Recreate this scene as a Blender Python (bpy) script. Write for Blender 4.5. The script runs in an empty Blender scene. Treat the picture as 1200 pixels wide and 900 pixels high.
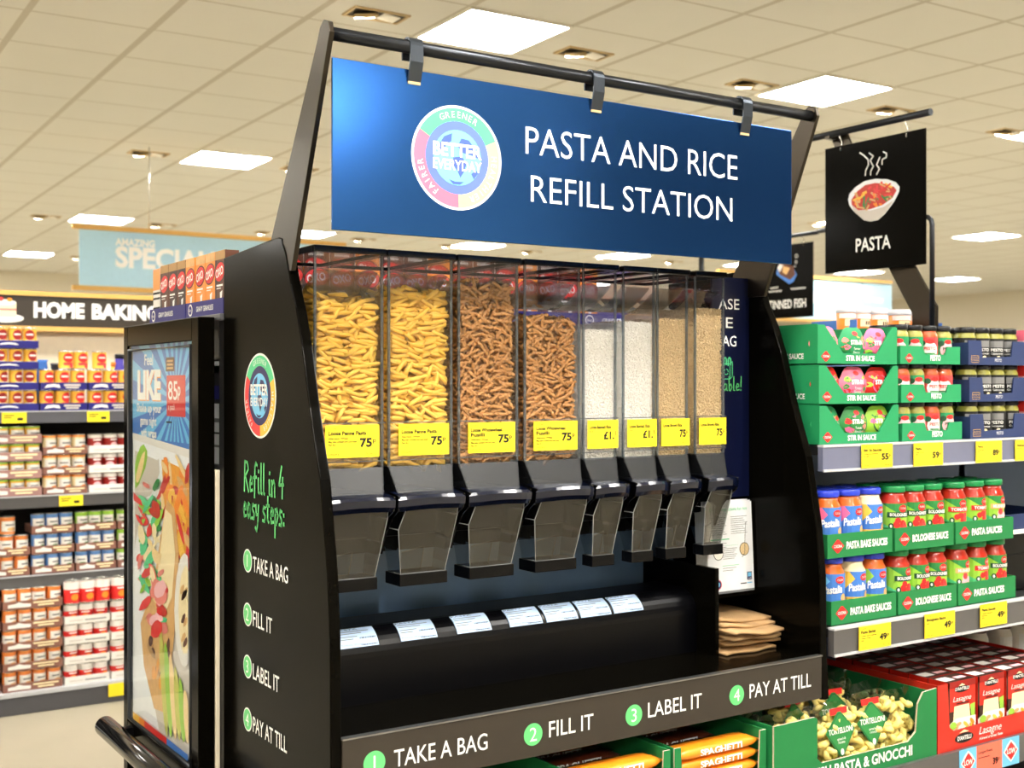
import bpy, bmesh, math, random
import numpy as np
from mathutils import Vector, Matrix

random.seed(7)
PI = math.pi
SC = bpy.context.scene
COL = SC.collection

# ------------------------------------------------------------------ camera, light, exposure
FPX, YAW, EYE = 1420.0, math.radians(33.2), 1.5
SN, CS = math.sin(YAW), math.cos(YAW)
cam_d = bpy.data.cameras.new('camera')
cam = bpy.data.objects.new('camera', cam_d)
COL.objects.link(cam)
cam.location = (0, 0, EYE)
cam.rotation_euler = (PI / 2, 0, -YAW)
cam_d.sensor_width = 36
cam_d.lens = FPX / 1200 * 36
cam_d.clip_start = 0.05
cam_d.clip_end = 100
cam_d.dof.use_dof = True
cam_d.dof.focus_distance = 2.55
cam_d.dof.aperture_fstop = 5.4
SC.camera = cam

W = bpy.data.worlds.new('store_air')
SC.world = W
W.use_nodes = True
W.node_tree.nodes['Background'].inputs[0].default_value = (1, .95, .87, 1)
W.node_tree.nodes['Background'].inputs[1].default_value = 0.6

PANEL_LIGHT = 51.0       # square ceiling panels
AIM_LIGHT = 150.0        # watts of each added, unseen spotlight that brightens the shelf fronts
SPOT_LIGHT = 60.0        # lamp discs of the recessed spotlights
SC.view_settings.view_transform = 'Standard'
SC.view_settings.look = 'None'
SC.view_settings.gamma = 1
SC.view_settings.use_curve_mapping = False
SC.view_settings.exposure = 0.34
SC.cycles.transparent_max_bounces = 32
SC.cycles.max_bounces = 12
SC.cycles.diffuse_bounces = 5
SC.cycles.glossy_bounces = 4
SC.cycles.sample_clamp_indirect = 6.0

# ------------------------------------------------------------------ view geometry (photo pixel -> point on a real plane)
def kx(px):
    u = (px - 600) / FPX
    return (SN + CS * u) / (CS - SN * u)
def on_y(px, py, Y):
    u = (px - 600) / FPX
    t = Y / (CS - SN * u)
    return Vector((t * (SN + CS * u), Y, EYE - (py - 450) / FPX * t))
def on_x(px, py, X):
    u = (px - 600) / FPX
    t = X / (SN + CS * u)
    return Vector((X, t * (CS - SN * u), EYE - (py - 450) / FPX * t))

# ------------------------------------------------------------------ materials
def lin(c):
    return tuple(((x / 255) / 12.92 if x / 255 <= .04045 else ((x / 255 + .055) / 1.055) ** 2.4) for x in c) + (1,)
MATS = {}
def mat(name, col, rough=.5, metal=0, ior=1.45, emit=0, vary=.05, scale=30, bump=0, coat=0):
    m = bpy.data.materials.new(name)
    m.use_nodes = True
    nt = m.node_tree
    b = nt.nodes['Principled BSDF']
    c = lin(col)
    b.inputs['Roughness'].default_value = rough
    b.inputs['Metallic'].default_value = metal
    b.inputs['IOR'].default_value = ior
    if coat:
        b.inputs['Coat Weight'].default_value = coat
        b.inputs['Coat Roughness'].default_value = .06
    if emit:
        b.inputs['Emission Color'].default_value = c
        b.inputs['Emission Strength'].default_value = emit
    tc = nt.nodes.new('ShaderNodeTexCoord')
    nz = nt.nodes.new('ShaderNodeTexNoise')
    nz.inputs['Scale'].default_value = scale
    nt.links.new(tc.outputs['Object'], nz.inputs['Vector'])
    mx = nt.nodes.new('ShaderNodeMix')
    mx.data_type = 'RGBA'
    mx.inputs['A'].default_value = tuple(x * (1 - vary) for x in c[:3]) + (1,)
    mx.inputs['B'].default_value = tuple(min(1, x * (1 + vary)) for x in c[:3]) + (1,)
    nt.links.new(nz.outputs['Fac'], mx.inputs['Factor'])
    nt.links.new(mx.outputs['Result'], b.inputs['Base Color'])
    if bump:
        bp = nt.nodes.new('ShaderNodeBump')
        bp.inputs['Strength'].default_value = bump
        bp.inputs['Distance'].default_value = .002
        nt.links.new(nz.outputs['Fac'], bp.inputs['Height'])
        nt.links.new(bp.outputs['Normal'], b.inputs['Normal'])
    MATS[name] = m
    return m
def mat_clear(name, tint=(250, 252, 255), gloss=1.0, rough=.04, body=0.0, body_col=(120, 120, 110), ior=1.5):
    """thin clear plastic: transparent with a Fresnel reflection, and a little milky body"""
    m = bpy.data.materials.new(name)
    m.use_nodes = True
    nt = m.node_tree
    nt.nodes.remove(nt.nodes['Principled BSDF'])
    out = nt.nodes['Material Output']
    tr = nt.nodes.new('ShaderNodeBsdfTransparent')
    tr.inputs[0].default_value = lin(tint)
    gl = nt.nodes.new('ShaderNodeBsdfGlossy')
    gl.inputs['Roughness'].default_value = rough
    # Schlick reflectance, the same from both sides of the pane
    lw = nt.nodes.new('ShaderNodeLayerWeight')
    lw.inputs['Blend'].default_value = .5
    pw = nt.nodes.new('ShaderNodeMath')
    pw.operation = 'POWER'
    pw.inputs[1].default_value = 5
    nt.links.new(lw.outputs['Facing'], pw.inputs[0])
    f0 = ((ior - 1) / (ior + 1)) ** 2
    fr = nt.nodes.new('ShaderNodeMath')
    fr.operation = 'MULTIPLY_ADD'
    fr.inputs[1].default_value = 1 - f0
    fr.inputs[2].default_value = f0
    nt.links.new(pw.outputs[0], fr.inputs[0])
    mu = nt.nodes.new('ShaderNodeMath')
    mu.operation = 'MULTIPLY'
    mu.use_clamp = True
    mu.inputs[1].default_value = gloss
    nt.links.new(fr.outputs[0], mu.inputs[0])
    last = tr.outputs[0]
    if body:
        df = nt.nodes.new('ShaderNodeBsdfDiffuse')
        nz = nt.nodes.new('ShaderNodeTexNoise')
        nz.inputs['Scale'].default_value = 14
        mc = nt.nodes.new('ShaderNodeMix')
        mc.data_type = 'RGBA'
        c = lin(body_col)
        mc.inputs['A'].default_value = tuple(x * .85 for x in c[:3]) + (1,)
        mc.inputs['B'].default_value = c
        nt.links.new(nz.outputs['Fac'], mc.inputs['Factor'])
        nt.links.new(mc.outputs['Result'], df.inputs[0])
        m1 = nt.nodes.new('ShaderNodeMixShader')
        m1.inputs[0].default_value = body
        nt.links.new(last, m1.inputs[1])
        nt.links.new(df.outputs[0], m1.inputs[2])
        last = m1.outputs[0]
    m2 = nt.nodes.new('ShaderNodeMixShader')
    nt.links.new(mu.outputs[0], m2.inputs[0])
    nt.links.new(last, m2.inputs[1])
    nt.links.new(gl.outputs[0], m2.inputs[2])
    nt.links.new(m2.outputs[0], out.inputs[0])
    MATS[name] = m
    return m

mat('black_panel', (6, 5, 3), .16, ior=1.5)
MATS['black_panel'].node_tree.nodes['Principled BSDF'].inputs['Specular IOR Level'].default_value = .05
mat('black_gloss', (4, 4, 5), .12, ior=1.4)
mat('black_plastic', (3, 3, 5), .3, ior=1.3)
mat('handle_black', (8, 14, 34), .15, ior=1.6)
mat('fascia', (50, 44, 38), .25, ior=1.5)  # brown base: floor reflection on black put into the colour
mat('edge_metal', (150, 150, 150), .3, .9)
mat('station_back', (112, 142, 180), .3)
mat('navy_panel', (8, 14, 44), .3)
mat('arm_metal', (60, 54, 46), .28, .85)
mat('rail_dark', (48, 50, 54), .3, .8)
mat('sign_blue', (44, 92, 160), .2, .93)
mat('white_print', (240, 240, 236), .5)
mat('green_print', (98, 200, 120), .5)
mat('black_print', (14, 14, 14), .6)
mat('grey_print', (120, 120, 120), .6)
mat('yellow_ticket', (252, 226, 40), .5)
mat('paper_white', (240, 242, 245), .6)
mat('label_paper', (172, 196, 228), .55)
mat('kraft', (182, 146, 102), .8, vary=.18, scale=25, bump=.4)
mat('hook_metal', (70, 76, 84), .3, .8)
mat('em_green', (86, 200, 140), .5)
mat('em_red', (226, 60, 62), .5)
mat('em_pink', (236, 110, 140), .5)
mat('em_yellow', (244, 190, 70), .5)
mat('em_pale', (240, 208, 150), .5)
mat('em_purple', (48, 44, 92), .5)
mat('em_violet', (92, 116, 196), .5)
mat('em_globe', (120, 196, 236), .5)
mat('em_land', (70, 96, 178), .5)
mat('penne', (236, 188, 74), .45, vary=.1, scale=60)
mat('fusilli', (198, 142, 80), .55, vary=.2, scale=70)
mat('basmati', (248, 245, 236), .55, vary=.06, scale=300)
mat('brown_rice', (214, 188, 142), .6, vary=.3, scale=220)
mat_clear('acrylic', (254, 254, 255), 1.0, .03)
mat_clear('acrylic_edge', (200, 208, 214), 2.0, .08, .15, (150, 158, 166))
mat_clear('spout_edge', (230, 234, 236), 2.5, .08, .45, (200, 204, 206))
mat_clear('flap_clear', (205, 210, 215), 4, .05)
mat_clear('chute_clear', (190, 194, 198), 1.0, .35, .06, (96, 98, 102))
mat_clear('spout_clear', (190, 186, 176), 1.7, .08, .10, (110, 104, 92))
mat_clear('film', (246, 248, 246), 1.3, .09)
mat_clear('poster_glass', (252, 253, 253), .6, .02)
mat_clear('jar_glass', (240, 244, 240), 1.2, .05)

# ------------------------------------------------------------------ mesh builder
class Plane:
    def __init__(s, o, R, U):
        s.o, s.R, s.U = Vector(o), Vector(R), Vector(U)
        s.N = s.R.cross(s.U)
    def pt(s, a, b, off=0):
        return s.o + s.R * a + s.U * b + s.N * off
class Cyl:
    """upright cylinder, s = 0 faces -Y"""
    def __init__(s, c, r, turn=0):
        s.c, s.r, s.turn = Vector(c), r, turn
    def pt(s, a, b, off=0):
        w = a / s.r + s.turn
        return s.c + Vector(((s.r + off) * math.sin(w), -(s.r + off) * math.cos(w), b))
class Warp:
    """free mapping f(a, b, off) -> point, cut in strips"""
    r = 1
    def __init__(s, f):
        s.pt = f
FRONT = (Vector((1, 0, 0)), Vector((0, 0, 1)))        # faces -Y
SIDE = (Vector((0, -1, 0)), Vector((0, 0, 1)))        # faces -X

_txt = {}
def text_geo(s, bold=0, shear=0):
    k = (s, bold, shear)
    if k not in _txt:
        c = bpy.data.curves.new('t', 'FONT')
        c.body = s
        c.offset = bold
        c.shear = shear
        c.resolution_u = 3
        o = bpy.data.objects.new('t', c)
        COL.objects.link(o)
        dg = bpy.context.evaluated_depsgraph_get()
        e = o.evaluated_get(dg)
        m = e.to_mesh()
        V = [(v.co.x, v.co.y) for v in m.vertices]
        F = [tuple(p.vertices) for p in m.polygons]
        e.to_mesh_clear()
        bpy.data.objects.remove(o)
        bpy.data.curves.remove(c)
        x0 = min(v[0] for v in V)
        x1 = max(v[0] for v in V)
        V = [((x - x0) / .682, y / .682) for x, y in V]
        _txt[k] = (V, F, (x1 - x0) / .682)
    return _txt[k]

def clip_x(P, x0, x1):
    for s, lim in ((1, x0), (-1, x1)):
        Q = []
        for i in range(len(P)):
            a, b = P[i - 1], P[i]
            ia, ib = s * (a[0] - lim) >= -1e-9, s * (b[0] - lim) >= -1e-9
            if ia != ib:
                k = (lim - a[0]) / (b[0] - a[0])
                Q.append((lim, a[1] + k * (b[1] - a[1])))
            if ib:
                Q.append(b)
        P = Q
        if len(P) < 3:
            return []
    return P

class MB:
    def __init__(s):
        s.v, s.f, s.m, s.sm = [], [], [], []
    def face(s, pts, m, smooth=False):
        n = len(s.v)
        s.v += [tuple(p) for p in pts]
        s.f.append(tuple(range(n, n + len(pts))))
        s.m.append(m)
        s.sm.append(smooth)
    def raw(s, V, F, m, smooth=False):
        n = len(s.v)
        s.v += [tuple(p) for p in V]
        for q in F:
            s.f.append(tuple(i + n for i in q))
            s.m.append(m)
            s.sm.append(smooth)
    def box(s, x0, x1, y0, y1, z0, z1, m):
        V = [(x, y, z) for z in (z0, z1) for y in (y0, y1) for x in (x0, x1)]
        s.raw(V, [(0, 2, 3, 1), (4, 5, 7, 6), (0, 1, 5, 4), (1, 3, 7, 5), (3, 2, 6, 7), (2, 0, 4, 6)], m)
        return s
    def prism(s, pts, vec, m, m_side=None):
        n = len(pts)
        P = [Vector(p) for p in pts]
        vec = Vector(vec)
        s.raw(P + [p + vec for p in P], [tuple(range(n)), tuple(range(2 * n - 1, n - 1, -1))], m)
        k = len(s.v) - 2 * n
        for i in range(n):
            j = (i + 1) % n
            s.f.append((k + i, k + n + i, k + n + j, k + j))
            s.m.append(m_side or m)
            s.sm.append(False)
        return s
    def lathe(s, prof, c=(0, 0, 0), n=20, m='white_print', mats=None, smooth=True, sx=1, sy=1):
        c = Vector(c)
        k = len(s.v)
        for r, z in prof:
            for i in range(n):
                a = 2 * PI * i / n
                s.v.append((c.x + r * sx * math.cos(a), c.y + r * sy * math.sin(a), c.z + z))
        for j in range(len(prof) - 1):
            mm = mats[j] if mats else m
            for i in range(n):
                i2 = (i + 1) % n
                s.f.append((k + j * n + i, k + j * n + i2, k + (j + 1) * n + i2, k + (j + 1) * n + i))
                s.m.append(mm)
                s.sm.append(smooth)
        for j, fl in ((0, True), (len(prof) - 1, False)):
            if prof[j][0] > 1e-5:
                q = [k + j * n + i for i in range(n)]
                s.f.append(tuple(reversed(q)) if fl else tuple(q))
                s.m.append((mats[0] if fl else mats[-1]) if mats else m)
                s.sm.append(False)
        return s
    def tube(s, pts, r, m, n=10, cap=True):
        P = [Vector(p) for p in pts]
        k = len(s.v)
        up = None
        for i, p in enumerate(P):
            d = (P[min(i + 1, len(P) - 1)] - P[max(i - 1, 0)]).normalized()
            if up is None:
                up = Vector((0, 0, 1)) if abs(d.z) < .9 else Vector((1, 0, 0))
            a = d.cross(up).normalized()
            b = a.cross(d).normalized()
            up = b
            rr = r[i] if isinstance(r, (list, tuple)) else r
            for j in range(n):
                w = 2 * PI * j / n
                s.v.append(tuple(p + a * math.cos(w) * rr + b * math.sin(w) * rr))
        for i in range(len(P) - 1):
            for j in range(n):
                j2 = (j + 1) % n
                s.f.append((k + i * n + j, k + i * n + j2, k + (i + 1) * n + j2, k + (i + 1) * n + j))
                s.m.append(m)
                s.sm.append(True)
        if cap:
            s.f.append(tuple(k + j for j in reversed(range(n))))
            s.f.append(tuple(k + (len(P) - 1) * n + j for j in range(n)))
            s.m += [m, m]
            s.sm += [False, False]
        return s
    def poly(s, sf, P, m, off=.0006, step=None):
        """flat print on a surface: P is a list of 2-D points"""
        if isinstance(sf, Plane):
            s.face([sf.pt(a, b, off) for a, b in P], m)
            return s
        st = step or sf.r * .3
        xs = [p[0] for p in P]
        i0, i1 = math.floor(min(xs) / st), math.ceil(max(xs) / st)
        for i in range(i0, i1):
            Q = clip_x(P, i * st, (i + 1) * st)
            if len(Q) >= 3:
                s.face([sf.pt(a, b, off) for a, b in Q], m, True)
        return s
    def rect(s, sf, a0, a1, b0, b1, m, off=.0006):
        return s.poly(sf, [(a0, b0), (a1, b0), (a1, b1), (a0, b1)], m, off)
    def oval(s, sf, a, b, ra, rb, m, off=.0006, n=20, rot=0):
        P = []
        for i in range(n):
            w = 2 * PI * i / n
            x, y = ra * math.cos(w), rb * math.sin(w)
            P.append((a + x * math.cos(rot) - y * math.sin(rot), b + x * math.sin(rot) + y * math.cos(rot)))
        return s.poly(sf, P, m, off)
    def sector(s, sf, a, b, r0, r1, w0, w1, m, off=.0006, n=16):
        for i in range(n):
            u0, u1 = w0 + (w1 - w0) * i / n, w0 + (w1 - w0) * (i + 1) / n
            s.poly(sf, [(a + r0 * math.cos(u0), b + r0 * math.sin(u0)), (a + r1 * math.cos(u0), b + r1 * math.sin(u0)),
                        (a + r1 * math.cos(u1), b + r1 * math.sin(u1)), (a + r0 * math.cos(u1), b + r0 * math.sin(u1))], m, off)
        return s
    def text(s, sf, t, a, b, h, m='white_print', width=None, align='l', off=.0012, bold=0, shear=0, rot=0, squash=1.0):
        V, F, w = text_geo(t, bold, shear)
        kx_ = (width / w) if width else h * squash
        tw = w * kx_
        x0 = {'l': 0, 'c': -tw / 2, 'r': -tw}[align]
        cr, sr = math.cos(rot), math.sin(rot)
        Q = []
        for x, y in V:
            x, y = x * kx_ + x0, y * h
            Q.append(sf.pt(a + x * cr - y * sr, b + x * sr + y * cr, off))
        s.raw(Q, F, m)
        return s
    def ribbon(s, sf, P, w, m, off=.0012):
        for i in range(len(P) - 1):
            (x0, y0), (x1, y1) = P[i], P[i + 1]
            L = math.hypot(x1 - x0, y1 - y0) or 1
            nx, ny = -(y1 - y0) / L * w / 2, (x1 - x0) / L * w / 2
            ex, ey = (x1 - x0) / L * w * .3, (y1 - y0) / L * w * .3
            s.poly(sf, [(x0 - ex + nx, y0 - ey + ny), (x0 - ex - nx, y0 - ey - ny), (x1 + ex - nx, y1 + ey - ny), (x1 + ex + nx, y1 + ey + ny)], m, off)
        return s
    def build(s, name, parent=None, world=False, bevel=0, seg=2, fix=True, mesh_only=False):
        """world=True: the vertices are in world space and are moved into the parent's frame"""
        o3 = Vector((0, 0, 0))
        if world and parent is not None:
            q = parent
            while q is not None:
                o3 += q.location
                q = q.parent
        V = [(x - o3.x, y - o3.y, z - o3.z) for x, y, z in s.v]
        me = bpy.data.meshes.new(name)
        me.from_pydata(V, [], s.f)
        names = []
        for m in s.m:
            if m not in names:
                names.append(m)
        for m in names:
            me.materials.append(MATS[m])
        me.polygons.foreach_set('material_index', [names.index(m) for m in s.m])
        me.polygons.foreach_set('use_smooth', s.sm)
        if fix and len(V) < 40000:
            bm = bmesh.new()
            bm.from_mesh(me)
            bmesh.ops.recalc_face_normals(bm, faces=bm.faces)
            bm.to_mesh(me)
            bm.free()
        me.update()
        if mesh_only:
            return me
        o = bpy.data.objects.new(name, me)
        COL.objects.link(o)
        o.parent = parent
        if bevel:
            b = o.modifiers.new('bevel', 'BEVEL')
            b.width = bevel
            b.segments = seg
            b.limit_method = 'ANGLE'
        return o

def tag(o, label, cat, group=None, kind=None):
    o['label'] = label
    o['category'] = cat
    if group:
        o['group'] = group
    if kind:
        o['kind'] = kind
    return o
def thing(name, loc, label, cat, group=None, rz=0):
    o = bpy.data.objects.new(name, None)
    COL.objects.link(o)
    o.empty_display_size = .05
    o.location = loc
    o.rotation_euler = (0, 0, rz)
    return tag(o, label, cat, group)
def struct(o):
    o['kind'] = 'structure'
    return o
def dup(root, loc, label, group=None, rz=None):
    r = root.copy()
    COL.objects.link(r)
    r.location = loc
    if rz is not None:
        r.rotation_euler = (0, 0, rz)
    r['label'] = label
    if group:
        r['group'] = group
    for ch in root.children:
        c = ch.copy()
        COL.objects.link(c)
        c.parent = r
        for g in ch.children:
            d = g.copy()
            COL.objects.link(d)
            d.parent = c
    return r
ORD = ['first', 'second', 'third', 'fourth', 'fifth', 'sixth', 'seventh', 'eighth', 'ninth', 'tenth', 'eleventh', 'twelfth',
       'thirteenth', 'fourteenth', 'fifteenth', 'sixteenth']

# hand-drawn letters: polylines in a unit box
GLY = {
    'R': (.4, [[(0, 0), (.05, 1)], [(.05, 1), (.3, .97), (.38, .75), (.1, .52), (.4, 0)]]),
    'e': (.28, [[(0, .25), (.25, .3), (.24, .45), (.12, .5), (.02, .3), (.08, .04), (.28, .08)]]),
    'f': (.28, [[(.32, .92), (.2, 1), (.12, .85), (.08, -.15)], [(0, .5), (.26, .53)]]),
    'i': (.14, [[(.05, .5), (.06, .05), (.14, .02)], [(.08, .7), (.09, .76)]]),
    'l': (.14, [[(.07, 1), (.05, .05), (.14, .02)]]),
    'n': (.3, [[(.03, .5), (.04, 0)], [(.04, .35), (.2, .5), (.27, .4), (.29, 0)]]),
    '4': (.38, [[(.22, 1), (0, .4), (.38, .43)], [(.3, .65), (.26, 0)]]),
    'a': (.32, [[(.26, .45), (.1, .5), (.01, .2), (.1, .02), (.24, .2), (.27, .47), (.27, .06), (.33, .02)]]),
    's': (.25, [[(.25, .46), (.1, .5), (.05, .35), (.22, .2), (.18, .03), (0, .04)]]),
    'y': (.28, [[(.02, .5), (.06, .18), (.2, .2)], [(.27, .5), (.2, -.1), (.1, -.35), (-.03, -.25)]]),
    't': (.24, [[(.12, .85), (.1, .1), (.2, .03)], [(0, .55), (.25, .57)]]),
    'p': (.28, [[(.05, .5), (.02, -.4)], [(.04, .4), (.2, .52), (.28, .3), (.15, .02), (.05, .1)]]),
    'b': (.28, [[(.03, 1), (.05, .03)], [(.05, .35), (.2, .48), (.28, .25), (.15, 0), (.05, .05)]]),
    '!': (.1, [[(.08, 1), (.05, .3)], [(.04, .08), (.045, .02)]]),
    ':': (.1, [[(.04, .4), (.045, .33)], [(.04, .12), (.045, .05)]]),
    'u': (.3, [[(.02, .5), (.05, .1), (.15, .02), (.25, .2), (.27, .5), (.28, .02)]]),
    ' ': (.16, []),
}
def script_text(mb, sf, t, a, b, h, width, m, wgt=.09):
    tot = sum(GLY[c][0] + .1 for c in t) - .1
    k = width / tot
    x = 0
    for c in t:
        w, st = GLY[c]
        for P in st:
            mb.ribbon(sf, [(a + (x + p[0]) * k, b + p[1] * h) for p in P], wgt * h, m)
        x += w + .1

def emblem(mb, sf, a, b, r, cols):
    """round badge: three-colour ring, globe and lettering"""
    gr, rd, ye, pu, gl, la = cols
    mb.oval(sf, a, b, r, r, 'white_print', .0008, 48)
    D = math.radians
    mb.sector(sf, a, b, r * .70, r * .95, D(25), D(150), gr, .0012)
    mb.sector(sf, a, b, r * .70, r * .95, D(150), D(272), rd, .0012)
    mb.sector(sf, a, b, r * .70, r * .95, D(272), D(385), ye, .0012)
    mb.oval(sf, a, b, r * .70, r * .70, pu, .0012, 40)
    mb.oval(sf, a, b, r * .53, r * .53, gl, .0016, 36)
    for P in ([(-.42, .2), (-.3, .38), (-.12, .46), (-.14, .3), (-.26, .22), (-.3, .08), (-.4, .05)],
              [(.0, .22), (.08, .38), (.25, .36), (.42, .18), (.48, .02), (.3, .08), (.12, .1)],
              [(-.1, .0), (.1, .04), (.2, -.1), (.14, -.26), (.06, -.38), (-.0, -.26), (-.1, -.14)],
              [(-.2, -.42), (-.05, -.46), (.15, -.45), (.05, -.51), (-.1, -.51)],
              [(.3, -.28), (.42, -.2), (.46, -.26), (.36, -.38)]):
        mb.poly(sf, [(a + x * r, b + y * r) for x, y in P], la, .002)
    mb.text(sf, 'BETTER', a, b + r * .02, r * .24, 'white_print', r * 1.08, 'c', .0026, .03)
    mb.text(sf, 'EVERYDAY', a, b - r * .24, r * .19, 'white_print', r * 1.08, 'c', .0026, .02)
    def arc(t, mid, inward):
        n = len(t)
        step = .155
        for i, ch in enumerate(t):
            k = i - (n - 1) / 2
            w = mid - k * step if not inward else mid + k * step
            rr = r * (.765 if not inward else .885)
            mb.text(sf, ch, a + rr * math.cos(w), b + rr * math.sin(w), r * .12, 'white_print', None, 'c', .002, 0, 0, w - PI / 2 if not inward else w + PI / 2, .95)
    arc('GREENER', D(88), False)
    arc('FAIRER', D(212), False)
    arc('HEALTHIER', D(328), False)
EM_SIGN_WASHED = ('em_green', 'em_pink', 'em_pale', 'em_violet', 'em_globe', 'em_land')  # paler palette: glare on the sign is put into the print
EM_SIDE = ('em_green', 'em_red', 'em_yellow', 'em_purple', 'em_globe', 'em_purple')

# ================================================================== SETTING
CEIL = 3.32
TURN = -math.radians(1.3)
def tile_mat():
    m = mat('ceiling_tile', (224, 222, 214), .85, vary=.02, scale=3)
    nt = m.node_tree
    b = nt.nodes['Principled BSDF']
    src = b.inputs['Base Color'].links[0].from_socket
    tc = nt.nodes.new('ShaderNodeTexCoord')
    sp = nt.nodes.new('ShaderNodeSeparateXYZ')
    nt.links.new(tc.outputs['Object'], sp.inputs[0])
    outs = []
    for ax, wd in (('X', .018), ('Y', .009)):
        d = nt.nodes.new('ShaderNodeMath'); d.operation = 'DIVIDE'; d.inputs[1].default_value = .6
        f = nt.nodes.new('ShaderNodeMath'); f.operation = 'PINGPONG'; f.inputs[1].default_value = .5
        l = nt.nodes.new('ShaderNodeMath'); l.operation = 'LESS_THAN'; l.inputs[1].default_value = wd / .6
        nt.links.new(sp.outputs[ax], d.inputs[0]); nt.links.new(d.outputs[0], f.inputs[0]); nt.links.new(f.outputs[0], l.inputs[0])
        outs.append(l)
    mx = nt.nodes.new('ShaderNodeMath'); mx.operation = 'MAXIMUM'
    nt.links.new(outs[0].outputs[0], mx.inputs[0]); nt.links.new(outs[1].outputs[0], mx.inputs[1])
    mm = nt.nodes.new('ShaderNodeMix'); mm.data_type = 'RGBA'
    nt.links.new(mx.outputs[0], mm.inputs['Factor'])
    nt.links.new(src, mm.inputs['A'])
    mm.inputs['B'].default_value = lin((196, 190, 176))
    nt.links.new(mm.outputs['Result'], b.inputs['Base Color'])
tile_mat()
mat('floor_tile', (164, 156, 136), .45, vary=.06, scale=5)
mat('wall_cream', (216, 208, 190), .7)
mat('light_panel', (255, 252, 246), .5, emit=PANEL_LIGHT, vary=0)
mat('lamp_disc', (255, 240, 214), .5, emit=SPOT_LIGHT, vary=0)
mat('light_frame', (236, 232, 222), .4)
mat('fitting_beige', (196, 170, 124), .5)
mat('fitting_dark', (60, 54, 46), .6)

o = MB().box(-6, 21.2, -5, 20.8, -.1, 0, 'floor_tile').build('floor'); struct(o)
PIV = Vector((3.03, 4.99, CEIL))
mb = MB()
mb.box(-11, 20, -12, 18, 0, .1, 'ceiling_tile')
o = mb.build('ceiling'); struct(o)
o.location = PIV
o.rotation_euler = (0, 0, TURN)
for nm, b in (('wall_back', (-6, 21.2, 20.7, 20.8)), ('wall_front', (-6, 21.2, -5, -4.9)), ('wall_left', (-6, -5.9, -5, 20.8)), ('wall_right', (21.1, 21.2, -5, 20.8))):
    struct(MB().box(*b, 0, CEIL + .02, 'wall_cream').build(nm))
mat('partition_dark', (20, 24, 34), .6)
o = MB().box(4.3, 14, -1.9, -1.8, 2.0, CEIL - .001, 'partition_dark').build('added_partition'); struct(o)  # unseen partition, added so its reflection darkens the blue sign
def ceil_pt(x, y):
    v = Matrix.Rotation(TURN, 3, 'Z') @ Vector((x - PIV.x, y - PIV.y, 0))
    return Vector((PIV.x + v.x, PIV.y + v.y, CEIL))

# square light panels: frame, diffuser
proto = None
near_lab = {(0, 1): 'large square ceiling light above the blue refill sign, before the other rows',
            (1, 1): 'square ceiling light beyond the far end of the blue refill sign',
            (2, 1): 'square ceiling light past the hanging pasta sign in the same row',
            (0, 2): 'square ceiling light beside the slanted sign arm and recessed spotlights',
            (0, 3): 'square ceiling light directly over the pale blue hanging banner',
            (1, 3): 'square ceiling light showing behind the base of the slanted sign arm',
            (0, 4): 'square ceiling light over the baking aisle header, beside the banner'}
for m in range(-2, 5):
    for k in range(-3, 7):
        p = ceil_pt(3.33 + 2.4 * k, 5.29 + 4.2 * m)
        if not (-5.5 < p.x < 20.6 and -4.5 < p.y < 20.2):
            continue
        lab = near_lab.get((k, m))
        grp = None if lab else 'ceiling light panels in the other rows'
        lab = lab or 'flush square ceiling light panel in the even rows across the store'
        if proto is None:
            proto = thing('ceiling_light', p, lab, 'ceiling light', grp, TURN)
            f = MB()
            for a in ((-.3, .3, -.3, -.285), (-.3, .3, .285, .3), (-.3, -.285, -.285, .285), (.285, .3, -.285, .285)):
                f.box(*a, -.012, .0, 'light_frame')
            f.build('frame', proto)
            MB().box(-.285, .285, -.285, .285, -.007, -.001, 'light_panel').build('diffuser', proto)
        else:
            q = dup(proto, p, lab, grp)
            if not grp and 'group' in q:
                del q['group']
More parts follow.
